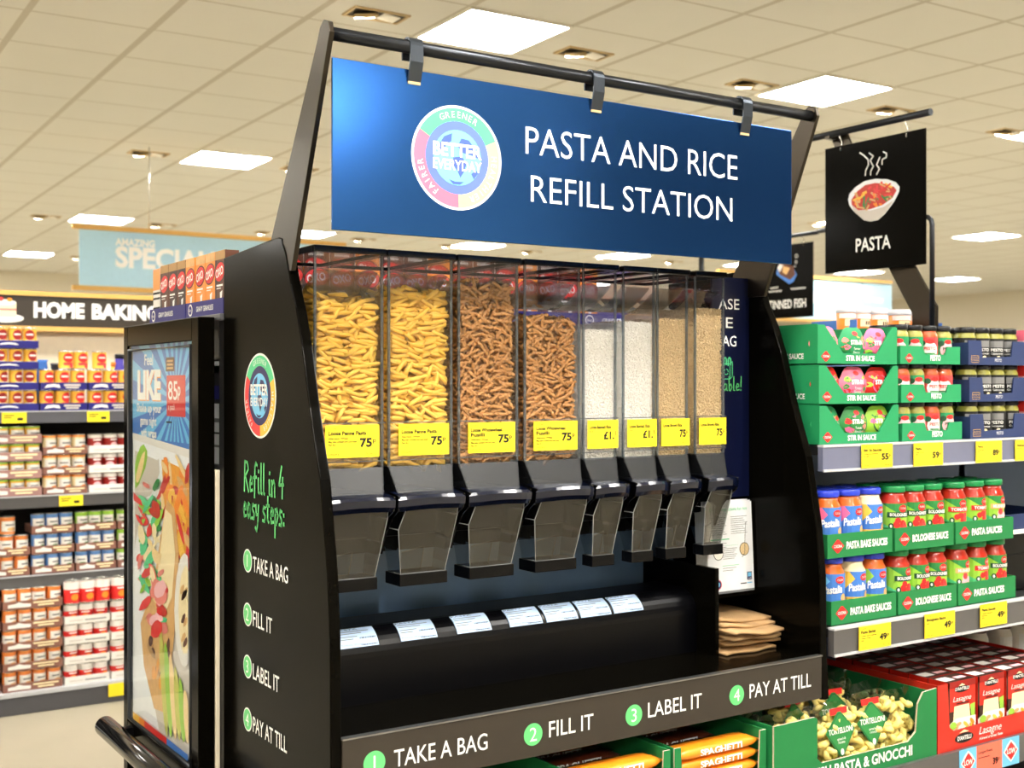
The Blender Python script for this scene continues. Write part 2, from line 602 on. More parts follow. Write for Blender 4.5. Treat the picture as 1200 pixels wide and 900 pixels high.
# recessed twin spotlights
proto = None
sp_lab = {(0, 0): 'recessed spotlight before the large ceiling light, by the sign rail',
          (1, 0): 'recessed spotlight above the middle hook of the sign rail',
          (2, 0): 'recessed spotlight above the end hook of the sign rail',
          (3, 0): 'recessed spotlight just above the end of the pasta sign bar'}
for m, (y0, x0) in enumerate(((5.36, 2.71), (9.56, 2.74), (13.76, 2.78), (17.9, 2.8), (-.1, 2.71 - 1.27))):
    for k in range(-3, 9):
        p = Vector((x0 + 1.27 * k + (y0 - 5.36) * .022, y0, CEIL))
        if p.x > 12.5:
            continue
        if m == 4 and not -2 <= k <= 4:
            continue
        lab = sp_lab.get((k, m))
        grp = None if lab else 'recessed spotlights in the other rows'
        lab = lab or 'small recessed ceiling spotlight in the rows further off or the unseen row added'
        if proto is None:
            proto = thing('recessed_spotlight', p, lab, 'spotlight', grp, TURN)
            f = MB()
            for a in ((-.15, .15, -.08, -.065), (-.15, .15, .065, .08), (-.15, -.135, -.065, .065), (.135, .15, -.065, .065)):
                f.box(*a, -.008, 0, 'fitting_beige')
            f.build('frame', proto)
            MB().box(-.135, .135, -.065, .065, -.003, -.0005, 'fitting_dark').build('recess', proto)
            g = MB()
            g.lathe([(.058, 0), (.064, -.012), (.056, -.022), (.05, -.02)], (0, 0, 0), 24, 'fitting_beige')
            h = g.build('lamp_ring', proto); h.location = (-.06, -.005, -.004); h.rotation_euler = (.25, -.2, 0)
            g = MB().lathe([(.05, 0), (.05, -.004)], (0, 0, 0), 24, 'lamp_disc')
            h = g.build('lamp', proto); h.location = (-.064, -.001, -.024); h.rotation_euler = (.25, -.2, 0)
            g = MB().prism([(.02, -.05, -.004), (.11, -.045, -.014), (.11, .05, -.014), (.02, .05, -.004)], (0, 0, .003), 'light_frame')
            g.build('reflector', proto)
        else:
            q = dup(proto, p, lab, grp)
            if not grp and 'group' in q:
                del q['group']
            if m == 4:      # unseen row added to brighten the shelf fronts
                ld = bpy.data.lights.new('added_beam', 'SPOT')
                ld.energy = AIM_LIGHT
                ld.color = (1, .95, .87)
                ld.spot_size = math.radians(78)
                ld.spot_blend = .8
                ld.shadow_soft_size = .06
                lo_ = bpy.data.objects.new('added_beam', ld)
                COL.objects.link(lo_)
                lo_.parent = q
                lo_.location = (-.06, .0, -.04)
                lo_.rotation_euler = Vector((.05, 2.3, -1.85)).to_track_quat('-Z', 'Y').to_euler()

# ================================================================== REFILL STATION
XL, XR = .9245, 2.217        # outer faces of the two side panels
TH = .022
st = thing('refill_station', (1.57, 2.3, 0), 'tall black refill station with blue sign rail, holding clear pasta and rice dispensers', 'refill station')
front = [on_x(x, y, XL) for x, y in ((331, 285.5), (334.5, 296), (340.4, 332.5), (346.6, 360), (354, 405.4), (362.6, 477.5), (368.5, 519), (375, 562), (383.7, 673), (386.7, 749))]
prof = [(p.y, p.z) for p in front] + [(2.012, .86), (2.005, .748), (2.567, .748), (2.567, 1.776), (2.30, 1.789), (2.255, 1.790), (2.237, 1.786)]
prof_low = [(y, 0.0 if z == .748 else z) for y, z in prof]
for X in (XL, XR - TH):
    mb = MB()
    mb.prism([(X, y, z) for y, z in (prof_low if X == XL else prof)], (TH, 0, 0), 'black_panel')
    pn = mb.build('side_panel', st, True, .0025)
    if X == XL:
        sf = Plane((XL, 0, 0), *SIDE)
        em = MB()
        emblem(em, sf, -2.352, 1.476, .087, EM_SIDE)
        e = em.build('emblem', pn, True); e['label'] = 'round green, red and yellow badge with a globe'
        tx = MB()
        a0, a1 = on_x(287, 577, XL), on_x(333, 577, XL)
        script_text(tx, sf, 'Refill in 4', -a0.y, on_x(287, 575, XL).z, .062, a0.y - a1.y, 'green_print', .105)
        a0, a1 = on_x(286, 600, XL), on_x(334, 600, XL)
        script_text(tx, sf, 'easy steps:', -a0.y, on_x(287, 606, XL).z, .062, a0.y - a1.y, 'green_print', .105)
        for t, yb, x1, yc in (('TAKE A BAG', 669.5, 338, 657), ('FILL IT', 733, 319.5, 720), ('LABEL IT', 795, 327.7, 781), ('PAY AT TILL', 857, 336.8, 843)):
            a0, a1 = on_x(297, yb, XL), on_x(x1, yb, XL)
            t1 = MB()
            t1.text(sf, t, -a0.y, a0.z, .031, 'white_print', a0.y - a1.y, bold=.008)
            t1.build('lettering', pn, True)
        o = tx.build('lettering', pn, True); o['label'] = 'green handwritten heading'
        for i, yc in enumerate((657, 720, 781, 843)):
            c = on_x(290.5, yc, XL)
            bd = MB()
            bd.oval(sf, -c.y, c.z, .0245, .0245, 'white_print', .0006, 28)
            bd.oval(sf, -c.y, c.z, .0215, .0215, 'green_print', .001, 28)
            bd.text(sf, str(i + 1), -c.y, c.z - .013, .026, 'white_print', None, 'c', .0016)
            bd.build('step_badge', pn, True)
XI, XJ = XL + TH, XR - TH
mb = MB()
mb.box(XI, XJ, 2.02, 2.55, .835, .852, 'black_panel')
mb.build('ledge', st, True, .002)
mb = MB()
mb.box(XI, XJ, 2.008, 2.02, .752, .8525, 'fascia')
fa = mb.build('fascia', st, True, .002)
MB().box(XI, XJ, 2.006, 2.0215, .8525, .8555, 'edge_metal').build('edge_trim', fa, True)
sf = Plane((0, 2.008, 0), *FRONT)
tx = MB()
for t, x0, x1, yb in (('TAKE A BAG', 461.5, 571, 899), ('FILL IT', 643, 695, 864), ('LABEL IT', 759, 822, 841), ('PAY AT TILL', 878, 950, 818.3)):
    p0, p1 = on_y(x0, yb, 2.008), on_y(x1, yb, 2.008)
    t1 = MB()
    t1.text(sf, t, p0.x, p0.z, .0315, 'white_print', p1.x - p0.x, bold=.004)
    t1.build('lettering', fa, True)
for i, (x, y) in enumerate(((438.5, 894), (624.5, 860.5), (742.5, 838), (863, 814.5))):
    c = on_y(x, y, 2.008)
    bd = MB()
    bd.oval(sf, c.x, c.z, .0225, .0225, 'green_print', .001, 32)
    bd.text(sf, str(i + 1), c.x, c.z - .0135, .027, 'white_print', None, 'c', .0016)
    bd.build('step_badge', fa, True)
MB().box(XI, XJ, 2.545, 2.556, .76, 1.5, 'station_back').build('back_panel', st, True)
MB().box(XI, XJ, 2.40, 2.535, 1.13, 1.18, 'black_plastic').build('dispenser_beam', st, True)
# sloping tray of the label rolls
pf = [(2.215, .852), (2.215, .945)] + [(2.27 - .055 * math.cos(w), .945 + .055 * math.sin(w)) for w in [PI / 2 * i / 8 for i in range(1, 9)]] + [(2.37, 1.0), (2.37, .852)]
MB().prism([(XI, y, z) for y, z in pf], (1.985 - XI, 0, 0), 'black_plastic').build('label_tray', st, True)
# leaflet rack and its divider
MB().box(1.997, XJ, 2.205, 2.42, .975, .985, 'black_panel').build('leaflet_shelf', st, True)
MB().box(1.9865, 1.997, 2.15, 2.42, .852, 1.06, 'black_panel').build('divider', st, True)
# panel beside the last dispenser
p0 = 2.0755
mb = MB()
mb.box(2.069, XJ, 2.252, 2.258, 1.215, 1.768, 'navy_panel')
ip = mb.build('info_panel', st, True)
YI = 2.252
sf = Plane((0, YI, 0), *FRONT)
tx = MB()
xs = {}
for t, x1, yb, hh in (('ASE', 866, 363, 13.5), ('E', 858.4, 384.5, 13.5), ('AG', 862.5, 406, 13.5)):
    p1 = on_y(x1, yb, YI)
    tx.text(sf, t, p1.x, p1.z, .026, 'white_print', .0235 * len(t), 'r', bold=.002)
pe, pl = on_y(868.5, 458, YI), on_y(849, 458, YI)
script_text(tx, sf, 'able!', pl.x - .004, pe.z, .036, pe.x - pl.x + .004, 'green_print', .08)
c = on_y(853, 432, YI)
for P in ([(-.02, .012), (-.02, -.026), (.006, -.026), (.006, .012), (-.02, .012)], [(.006, .012), (.014, .018), (.014, -.02), (.006, -.026)]):
    tx.ribbon(sf, [(c.x + x, c.z + y) for x, y in P], .002, 'em_green')
for dx in (-.014, 0.0):
    tx.ribbon(sf, [(c.x + dx, c.z + .008), (c.x + dx, c.z + .024), (c.x + dx + .004, c.z + .028), (c.x + dx + .008, c.z + .024), (c.x + dx + .008, c.z + .01)], .004, 'em_green')
for k in range(3):
    w = 2 * PI * k / 3
    tx.ribbon(sf, [(c.x - .007 + .007 * math.cos(w + d), c.z - .008 + .007 * math.sin(w + d)) for d in (0, .5, 1, 1.5)], .002, 'em_green')
tx.build('lettering', ip, True)
# slanted plates and rail that carry the sign
for X in (XL + .002, XJ - .004):
    mb = MB()
    pts = [(2.196, 1.72), (2.308, 1.72), (2.306, 1.78), (2.072, 2.140), (2.063, 2.158), (2.046, 2.168), (2.026, 2.160), (2.020, 2.14)]
    mb.prism([(X, y, z) for y, z in pts], (.01, 0, 0), 'arm_metal')
    mb.build('sign_arm', st, True, .001)
RY, RZ = 2.042, 2.143
MB().tube([(XL + .01, RY, RZ), (XJ + .006, RY, RZ)], .0125, 'rail_dark', 16).build('sign_rail', st, True)

# the blue sign, hung from the rail
SY = 2.040
sg = thing('hanging_sign', (1.53, SY, 1.783), 'long blue sign hung on three hooks above the refill station', 'sign')
MB().box(.940, 2.124, SY - .003, SY + .003, 1.783, 2.099, 'sign_blue').build('board', sg, True, .001)
sf = Plane((0, SY - .003, 0), *FRONT)
for t, x0, x1, yb, h in (('PASTA AND RICE', 614.6, 862.7, 180.4, .0555), ('REFILL STATION', 620.7, 856.7, 236.5, .0535)):
    q0, q1 = on_y(x0, yb, SY), on_y(x1, yb, SY)
    tx = MB()
    tx.text(sf, t, q0.x, q0.z, h, 'white_print', q1.x - q0.x, bold=-.004)
    tx.build('lettering', sg, True)
em = MB()
emblem(em, sf, 1.205, 1.941, .102, EM_SIGN_WASHED)
e = em.build('emblem', sg, True); e['label'] = 'round badge with a globe inside a glare-paled green, pink and cream ring'
for px in (484, 697, 871):
    x = kx(px) * SY
    mb = MB()
    arc_ = [(RY - .0145 * math.cos(w), RZ + .0145 * math.sin(w)) for w in [PI * i / 8 for i in range(9)]]
    outer = [(RY - .018 * math.cos(w), RZ + .018 * math.sin(w)) for w in [PI * i / 8 for i in range(9)]]
    pr = [(SY - .018, 2.112), (SY - .008, 2.078), (SY - .0045, 2.078), (SY - .0145, 2.112)] + arc_ + list(reversed(outer))
    mb.prism([(x - .014, y, z) for y, z in [(RY - .018, RZ), (RY - .018, 2.112), (SY - .006, 2.076), (SY - .0035, 2.079), (RY - .0145, 2.114)] + arc_ + [(RY + .0145, 2.12), (RY + .018, 2.12)] + list(reversed(outer))[:-1]], (.028, 0, 0), 'hook_metal')
    mb.box(x - .013, x + .013, SY - .006, SY - .0032, 2.071, 2.0765, 'fitting_beige')
    mb.build('hook', sg, True)

# label rolls lying over the tray edge
LAB = [(390, 441), (459, 511), (525, 574), (588, 632), (631, 673), (671, 712), (709, 750)]
wl = .086
rl = None
for i, (a, b) in enumerate(LAB):
    xc = kx((a + b) / 2) * 2.243
    lab = {0: 'printed white label roll at the end by the black side panel', 6: 'printed white label roll at the end of the tray near the leaflets'}.get(
        i, 'printed white label roll, %s counted along the tray from the logo side panel' % ORD[i])
    if rl is None:
        rl = thing('label_roll', (xc, 2.27, .945), lab, 'label roll', 'label rolls along the refill tray')
        f = lambda a, b, off=0: Vector((a, -(.0575 + off) * math.cos(b), (.0575 + off) * math.sin(b)))
        sh = MB()
        N = 10
        for j in range(N):
            w0, w1 = .42 + .86 * j / N, .42 + .86 * (j + 1) / N
            sh.face([f(-wl / 2, w0), f(wl / 2, w0), f(wl / 2, w1), f(-wl / 2, w1)], 'label_paper', True)
        for sx in (-1, 1):
            sh.face([f(sx * wl / 2, .42 + .86 * j / N) for j in range(N + 1)] + [f(sx * wl / 2, .42 + .86 * (N - j) / N, -.0022) for j in range(N + 1)], 'label_paper')
        sh.build('label_sheet', rl, fix=False)
        pr = MB()
        S = Warp(f)
        for j, w in enumerate((1.06, .96, .82, .72)):
            for x0, x1 in ((-.04, [.03, .012, .0, -.01][j]),):
                pr.poly(S, [(x0, w), (x1, w), (x1, w + .035), (x0, w + .035)], 'grey_print', .0004, .05)
        pr.text(S, 'PASTA', -.042, 1.16, .07, 'black_print', .05, off=.0006)
        pr.text(S, 'Reduce Waste', -.04, .5, .07, 'grey_print', .05, off=.0006)
        rr = random.Random(3)
        x = .004
        while x < .04:
            w = rr.choice((.0008, .0012, .002))
            pr.poly(S, [(x, .46), (x + w, .46), (x + w, .78), (x, .78)], 'black_print', .0004, .05)
            x += w + rr.choice((.0008, .0014))
        pr.build('print', rl, fix=False)
    else:
        dup(rl, (xc, 2.27, .945), lab)

# cooking leaflets in the rack
def leaflet(i, y, dz, dx, w=.155):
    L = thing('leaflet', (2.111 + dx, y, .9855), '', 'leaflet', 'leaflets stacked in the rack')
    lean = .012
    mb = MB()
    mb.prism([(-w / 2, 0, 0), (w / 2, 0, 0), (w / 2, lean, .218 + dz), (-w / 2, lean, .218 + dz)], (0, .0016, 0), 'paper_white')
    mb.build('sheet', L)
    return L
for i in range(9):
    L = leaflet(i, 2.226 + .0042 * i, [0, .003, -.001, .005, .002, .004, 0, .003, .001][i], -.0006 * i)
    L['label'] = 'printed white cooking leaflet standing at the front of the rack' if i == 0 else 'blank-edged white leaflet, %s in the stack behind the printed front one' % ORD[i - 1]
    if i == 0:
        n = Vector((0, .012, .218)).normalized()
        sf = Plane((-.0775, 0, 0), (1, 0, 0), n)
        pr = MB()
        pr.text(sf, 'Cooking instructions for rice', .012, .198, .0085, 'em_green', .125)
        for c in (0.012, .082):
            for k in range(9):
                pr.rect(sf, c, c + .055 - (k * 7 % 4) * .004, .182 - k * .0052, .1832 - k * .0052, 'grey_print')
        pr.rect(sf, .012, .075, .127, .1295, 'em_green')
        for k in range(4):
            pr.rect(sf, .012, .065 - k % 2 * .01, .118 - k * .005, .1192 - k * .005, 'grey_print')
        pr.rect(sf, .055, .105, .112, .1125, 'em_green')
        for k in range(6):
            pr.rect(sf, .052, .1 - k % 3 * .005, .104 - k * .005, .1052 - k * .005, 'grey_print')
        for a, m_, b in ((.037, 'basmati', .094), (.125, 'brown_rice', .1)):
            pr.oval(sf, a, b, .0165, .0165, 'black_print', .0006, 24)
            pr.oval(sf, a, b, .0148, .0148, m_, .001, 24)
        pr.ribbon(sf, [(.125, .09), (.131, .165), (.137, .168)], .0014, 'black_print')
        pr.ribbon(sf, [(.125, .09), (.116, .08)], .0014, 'black_print')
        for k in range(3):
            pr.rect(sf, .05, .105 - k * .01, .062 - k * .006, .0632 - k * .006, 'em_green' if k == 0 else 'grey_print')
        pr.oval(sf, .032, .018, .0125, .0125, 'em_red', .0006, 24)
        pr.oval(sf, .032, .018, .0105, .0105, 'em_purple', .001, 24)
        pr.oval(sf, .032, .018, .006, .006, 'em_globe', .0014, 16)
        pr.rect(sf, .131, .147, .022, .042, 'em_purple')
        pr.rect(sf, .133, .145, .03, .040, 'em_globe', .001)
        pr.text(sf, 'ALDI', .139, .0235, .004, 'white_print', .011, 'c')
        pr.rect(sf, .108, .128, .0135, .016, 'black_print')
        pr.rect(sf, .13, .147, .0135, .016, 'em_globe')
        pr.build('print', L)

# kraft bags on the ledge under the leaflets
rr = random.Random(11)
for i in range(9):
    z = .8535 + i * .0088
    yfr = [2.13, 2.175, 2.14, 2.17, 2.12, 2.15, 2.10, 2.145, 2.17][i]
    x0 = 2.009 + rr.uniform(0, .006)
    mb = MB()
    nx, ny = 8, 6
    h = .0062
    ampl = .0065
    ph = 1.3 + i * .06
    def zz(a, b):
        d = max(0, 1 - b * 2.2)
        return z + (ampl * math.sin(ph + a * 4.2) - .004) * d * (i / 8)
    top, bot = [], []
    for jy in range(ny + 1):
        for jx in range(nx + 1):
            a, b = jx / nx, jy / ny
            x = x0 + .165 * a + (1 - b) * .012 * (i % 3 - 1) * .6
            y = yfr + (2.40 - yfr) * b + .006 * math.sin(a * 9 + i) * (1 - b)
            q = max(.8535 + .001 * i, zz(a, b))
            bot.append((x, y, q))
            top.append((x, y, q + h))
    V = bot + top
    n = len(bot)
    F = []
    for jy in range(ny):
        for jx in range(nx):
            k = jy * (nx + 1) + jx
            F += [(k, k + nx + 1, k + nx + 2, k + 1), (n + k, n + k + 1, n + k + nx + 2, n + k + nx + 1)]
    for jx in range(nx):
        F.append((jx, jx + 1, n + jx + 1, n + jx))
        k = ny * (nx + 1) + jx
        F.append((k + 1, k, n + k, n + k + 1))
    for jy in range(ny):
        k = jy * (nx + 1)
        F.append((k, n + k, n + k + nx + 1, k + nx + 1))
        k += nx
        F.append((k, k + nx + 1, n + k + nx + 1, n + k))
    mb.raw(V, F, 'kraft', True)
    o = mb.build('paper_bag')
    tag(o, 'brown paper bag lying topmost on the stack under the leaflets' if i == 8 else 'brown paper bag, %s from the bottom of the stack under the leaflets' % ORD[i], 'paper bag', 'brown paper bags on the station ledge')

# ------------------------------------------------------------------ dispensers
HY = 2.2
FILL = [1.668, 1.692, 1.715, 1.645, 1.622, 1.643, 1.654, 1.682]
CEN = [1.052, 1.2145, 1.380, 1.5475, 1.679, 1.7935, 1.8955, 2.0135]
KIND = ['penne', 'penne', 'fusilli', 'fusilli', 'basmati', 'basmati', 'brown_rice', 'brown_rice']
BODY_Z0, BODY_Z1 = 1.332, 1.762
DEP = .29
LABELS = ['clear dispenser of yellow penne beside the black logo side panel',
          'clear dispenser of yellow penne between the other penne and the brown spirals',
          'clear dispenser of brown fusilli filled almost to the lid, next to penne',
          'clear dispenser of brown fusilli filled lower, next to the white rice',
          'clear narrow dispenser of white rice next to the brown fusilli',
          'clear narrow dispenser of white rice next to the brown rice',
          'clear narrow dispenser of brown rice next to the white rice',
          'clear narrow dispenser of brown rice at the end by the navy panel']
TICK = {'penne': (['Loose Penne Pasta'], ['Allergens: Wheat', 'May also contain egg and soya', 'Per Kg'], '75', 'p'),
        'fusilli': (['Loose Wholewheat', 'Fusilli'], ['Allergens: Wheat', 'May also contain egg and soya', 'Per Kg'], '75', 'p'),
        'basmati': (['Loose Basmati Rice'], ['Per Kg'], '\u00a31.', '5'),
        'brown_rice': (['Loose Brown Rice'], [], '75', 'p')}
def shelf_ticket(mb, sf, a, b, w, h, names, lines, price, sup, small='CUCINA', sq=1.0):
    """yellow price ticket: a, b = lower corner on the surface"""
    mb.rect(sf, a, a + w, b, b + h, 'yellow_ticket', .0008)
    mb.text(sf, small, a + .045 * w, b + .87 * h, .055 * h, 'black_print', .16 * w, off=.0014)
    y = b + .70 * h
    for t in names:
        mb.text(sf, t, a + .05 * w, y, .115 * h, 'black_print', min(.7, .042 * len(t)) * w, off=.0014, bold=.03)
        y -= .16 * h
    y += .03 * h
    for t in lines:
        mb.text(sf, t, a + .05 * w, y, .06 * h, 'black_print', min(.52, .023 * len(t)) * w, off=.0014, bold=.02)
        y -= .1 * h
    mb.text(sf, price, a + .86 * w, b + .33 * h, .25 * h, 'black_print', .115 * w * len(price), 'r', off=.0014, bold=.04)
    mb.text(sf, sup, a + .875 * w, b + .46 * h, .13 * h, 'black_print', .06 * w, off=.0014, bold=.02)
    mb.text(sf, '270324 B', a + .05 * w, b + .08 * h, .06 * h, 'black_print', .2 * w, off=.0014)
    mb.text(sf, price + sup + ' per Kg', a + .95 * w, b + .08 * h, .06 * h, 'black_print', .22 * w, 'r', off=.0014)

def dispenser(i):
    wide = i < 4
    w = .150 if wide else .094
    pw = .160 if wide else .1005
    H = w / 2
    r = thing('bulk_dispenser', (CEN[i], HY, 1.085), LABELS[i], 'dispenser', 'dispensers along the refill station')
    Z = lambda z: z - 1.085
    z0, z1 = Z(BODY_Z0), Z(BODY_Z1)
    mb = MB()
    t = .003
    mb.box(-H, H, 0, t, z0, z1, 'acrylic')
    mb.box(-H, H, DEP - t, DEP, z0, z1, 'acrylic')
    mb.box(-H, -H + t, t, DEP - t, z0, z1, 'acrylic')
    mb.box(H - t, H, t, DEP - t, z0, z1, 'acrylic')
    for sx in (-1, 1):
        xa, xb = (-H - .001, -H + .004) if sx < 0 else (H - .004, H + .001)
        mb.box(xa, xb, -.001, .005, z0, z1, 'acrylic_edge')
    mb.build('body', r, bevel=.0008, seg=1)
    # lid with rim and curved inner flap
    mb = MB()
    P = pw / 2
    e_ = .012
    for q in ((-P, P, -.008, -.008 + e_), (-P, P, DEP + .01 - e_, DEP + .01), (-P, -P + e_, -.008 + e_, DEP + .01 - e_), (P - e_, P, -.008 + e_, DEP + .01 - e_)):
        mb.box(*q, z1 - .002, z1 + .011, 'black_gloss')
    mb.box(-P + e_, P - e_, -.008 + e_, DEP + .01 - e_, z1 + .002, z1 + .005, 'flap_clear')
    mb.build('lid', r, bevel=.002)
    mb = MB()
    N = 12
    def fl(k, off=0):
        s = k / N
        return (.012 + .22 * s, z1 - .012 - .075 * math.sin(PI * (.1 + .75 * s)) + off)
    for k in range(N):
        (y0, a0), (y1, a1) = fl(k), fl(k + 1)
        mb.face([(-H + .005, y0, a0), (H - .005, y0, a0), (H - .005, y1, a1), (-H + .005, y1, a1)], 'flap_clear', True)
        mb.face([(-H + .005, y0, a0 - .002), (-H + .005, y1, a1 - .002), (H - .005, y1, a1 - .002), (H - .005, y0, a0 - .002)], 'flap_clear', True)
    mb.build('inner_flap', r, fix=False)
    # chute sloping forward under the body
    zc = Z(1.277)
    a = [(-H, 0, z0), (H, 0, z0), (H - .010, -.022, zc), (-H + .010, -.022, zc)]
    b = [(-H, DEP, z0), (H, DEP, z0), (H - .010, .20, zc), (-H + .010, .20, zc)]
    mb = MB()
    mb.prism(a, (0, .003, 0), 'chute_clear')
    mb.prism([a[0], a[3], b[3], b[0]], (.003, 0, 0), 'chute_clear')
    mb.prism([a[1], a[2], b[2], b[1]], (-.003, 0, 0), 'chute_clear')
    mb.prism(b, (0, -.003, 0), 'chute_clear')
    mb.build('chute', r)
    # valve housing, handle, cheeks
    mb = MB()
    mb.box(-H + .004, H - .004, .052, .235, Z(1.182), Z(1.276), 'black_plastic')
    mb.build('valve_housing', r, bevel=.006)
    mb = MB()
    N = 10
    top = []
    for k in range(N + 1):
        s = k / N * 2 - 1
        top.append((s * (P - .002), -.058 + .012 * abs(s) ** 3, Z(1.277) - .004 * abs(s) ** 2))
    for k in range(N):
        p, q = top[k], top[k + 1]
        sec = [(-.0, 0), (-.004, -.006), (-.002, -.020), (.006, -.030)]
        for j in range(3):
            (ya, za), (yb, zb) = sec[j], sec[j + 1]
            mb.face([(p[0], p[1] + ya, p[2] + za), (p[0], p[1] + yb, p[2] + zb), (q[0], q[1] + yb, q[2] + zb), (q[0], q[1] + ya, q[2] + za)], 'handle_black', True)
        mb.face([p, q, (q[0], -.002, Z(1.281)), (p[0], -.002, Z(1.281))], 'handle_black', True)
        mb.face([(p[0], p[1] + .006, p[2] - .03), (p[0], .03, p[2] - .03), (q[0], .03, q[2] - .03), (q[0], q[1] + .006, q[2] - .03)], 'handle_black')
    mb.build('handle', r, fix=False)
    for sx in (-1, 1):
        mb = MB()
        pts = [(-.050, 1.275), (-.046, 1.245), (-.020, 1.228), (.006, 1.200), (.030, 1.150), (.075, 1.150), (.120, 1.19), (.20, 1.20), (.20, 1.279), (-.01, 1.281)]
        x = sx * (P - .002) - (.005 if sx > 0 else 0)
        mb.prism([(x, y, Z(z)) for y, z in pts], (.005, 0, 0), 'black_gloss')
        mb.build('cheek', r, bevel=.0015)
    # clear spout and its dark lip
    k = .017 if wide else .013
    T, Bm = H - .006, H - .006 - k
    yt0, yb0, yt1, yb1 = -.034, -.008, .050, .046 if wide else .020
    zt, zb = Z(1.250), Z(1.112)
    zc_ = Z(1.205)
    fr = [(-T + .018, yt0, zt), (T, yt0, zt), (T, yt0 + .003, zt - .02), (Bm, yb0, zb), (-Bm, yb0, zb), (-T + .003, yt0 + .008, zc_)]
    bk = [(-T + .018, yt1, zt), (T, yt1, zt), (T, yt1, zt - .02), (Bm, yb1, zb), (-Bm, yb1, zb), (-T + .003, yt1, zc_)]
    mb = MB()
    mb.face(fr, 'spout_clear')
    ins = [(x * .97, y + .003, z) for x, y, z in fr]
    mb.face(ins, 'acrylic')
    for j in (1, 2, 4, 5):
        j2 = (j + 1) % 6
        mb.face([fr[j], fr[j2], bk[j2], bk[j]], 'flap_clear')
    loop = fr + [fr[0]]
    mb.tube(loop, .0011, 'spout_edge', 6)
    for j in (2, 3, 4, 5):
        mb.tube([fr[j], bk[j]], .0011, 'spout_edge', 6)
    # measure pocket inside
    pk = [(-Bm, yb0 + .006, zb + .003), (-.004, yb0 + .006, zb + .003), (.0, yb0 - .006, zb + .055), (-Bm, yb0 - .006, zb + .045)]
    mb.face(pk, 'acrylic')
    mb.tube([pk[1], pk[2], pk[3]], .0009, 'spout_edge', 6)
    mb.build('spout', r, fix=False)
    mb = MB()
    mb.prism([(-Bm - .004, yb0 - .005, zb), (Bm + .004, yb0 - .005, zb), (Bm + .004, yb1 + .006, zb), (-Bm - .004, yb1 + .006, zb)], (0, 0, Z(1.087) - zb), 'black_plastic')
    mb.build('spout_lip', r, bevel=.0015)
    # ticket holder and ticket
    za, zb2 = Z(1.345), Z(1.422)
    mb = MB()
    mb.box(-P + .001, P - .001, -.0042, -.0026, za, zb2, 'acrylic')
    for q in (za, zb2):
        mb.box(-P + .001, P - .001, -.0050, -.0014, q - .001, q + .001, 'acrylic_edge')
    mb.build('ticket_holder', r)
    tw = .118 if wide else .087
    mb = MB()
    mb.box(-tw / 2 + .004, tw / 2 + .004, -.0062, -.0056, Z(1.3535), Z(1.418), 'yellow_ticket')
    n_, l_, pr, su = TICK[KIND[i]]
    shelf_ticket(mb, Plane((0, -.0062, 0), *FRONT), -tw / 2 + .004, Z(1.3535), tw, .0645, n_, l_, pr, su, 'CUCINA' if wide else 'WORLDWIDE')
    o = mb.build('price_ticket', r, fix=False); o['label'] = 'yellow price ticket'
    return r
for i in range(8):
    dispenser(i)

# ---- contents
def penne_mesh(seed):
    r = random.Random(seed)
    L, R, n = .045 + r.uniform(-.003, .003), .0049, 12
    V, F = [], []
    for e, rr_, z in ((-1, R, 0), (1, R, 0), (1, R * .68, 0), (-1, R * .68, 0)):
        for j in range(n):
            w = 2 * PI * j / n
            sl = R * 1.0 * math.cos(w) * e
            k = rr_ * (1.0 if j % 2 else .93)
            V.append((e * (L / 2 - .004) + sl * (.7 if e > 0 else .7) * e, k * math.cos(w), k * math.sin(w)))
    for a, b in ((0, 1), (1, 2), (2, 3), (3, 0)):
        for j in range(n):
            j2 = (j + 1) % n
            F.append((a * n + j, b * n + j, b * n + j2, a * n + j2))
    return V, F
def fusilli_mesh(seed):
    r = random.Random(seed)
    L, R = .032 + r.uniform(-.003, .004), .0054
    rings, V, F = 11, [], []
    for k in range(rings):
        tw = 2 * PI * 1.25 * k / (rings - 1) + seed
        end = .7 if k in (0, rings - 1) else 1
        for j in range(6):
            w = tw + 2 * PI * j / 6
            rr_ = (R if j % 2 == 0 else R * .42) * end
            V.append((-L / 2 + L * k / (rings - 1), rr_ * math.cos(w), rr_ * math.sin(w)))
    for k in range(rings - 1):
        for j in range(6):
            j2 = (j + 1) % 6
            F.append((k * 6 + j, (k + 1) * 6 + j, (k + 1) * 6 + j2, k * 6 + j2))
    F += [tuple(reversed(range(6))), tuple((rings - 1) * 6 + j for j in range(6))]
    return V, F
def rotm(inplane, out, roll):
    return Matrix.Rotation(-inplane, 4, 'Y') @ Matrix.Rotation(out, 4, 'Z') @ Matrix.Rotation(roll, 4, 'X')
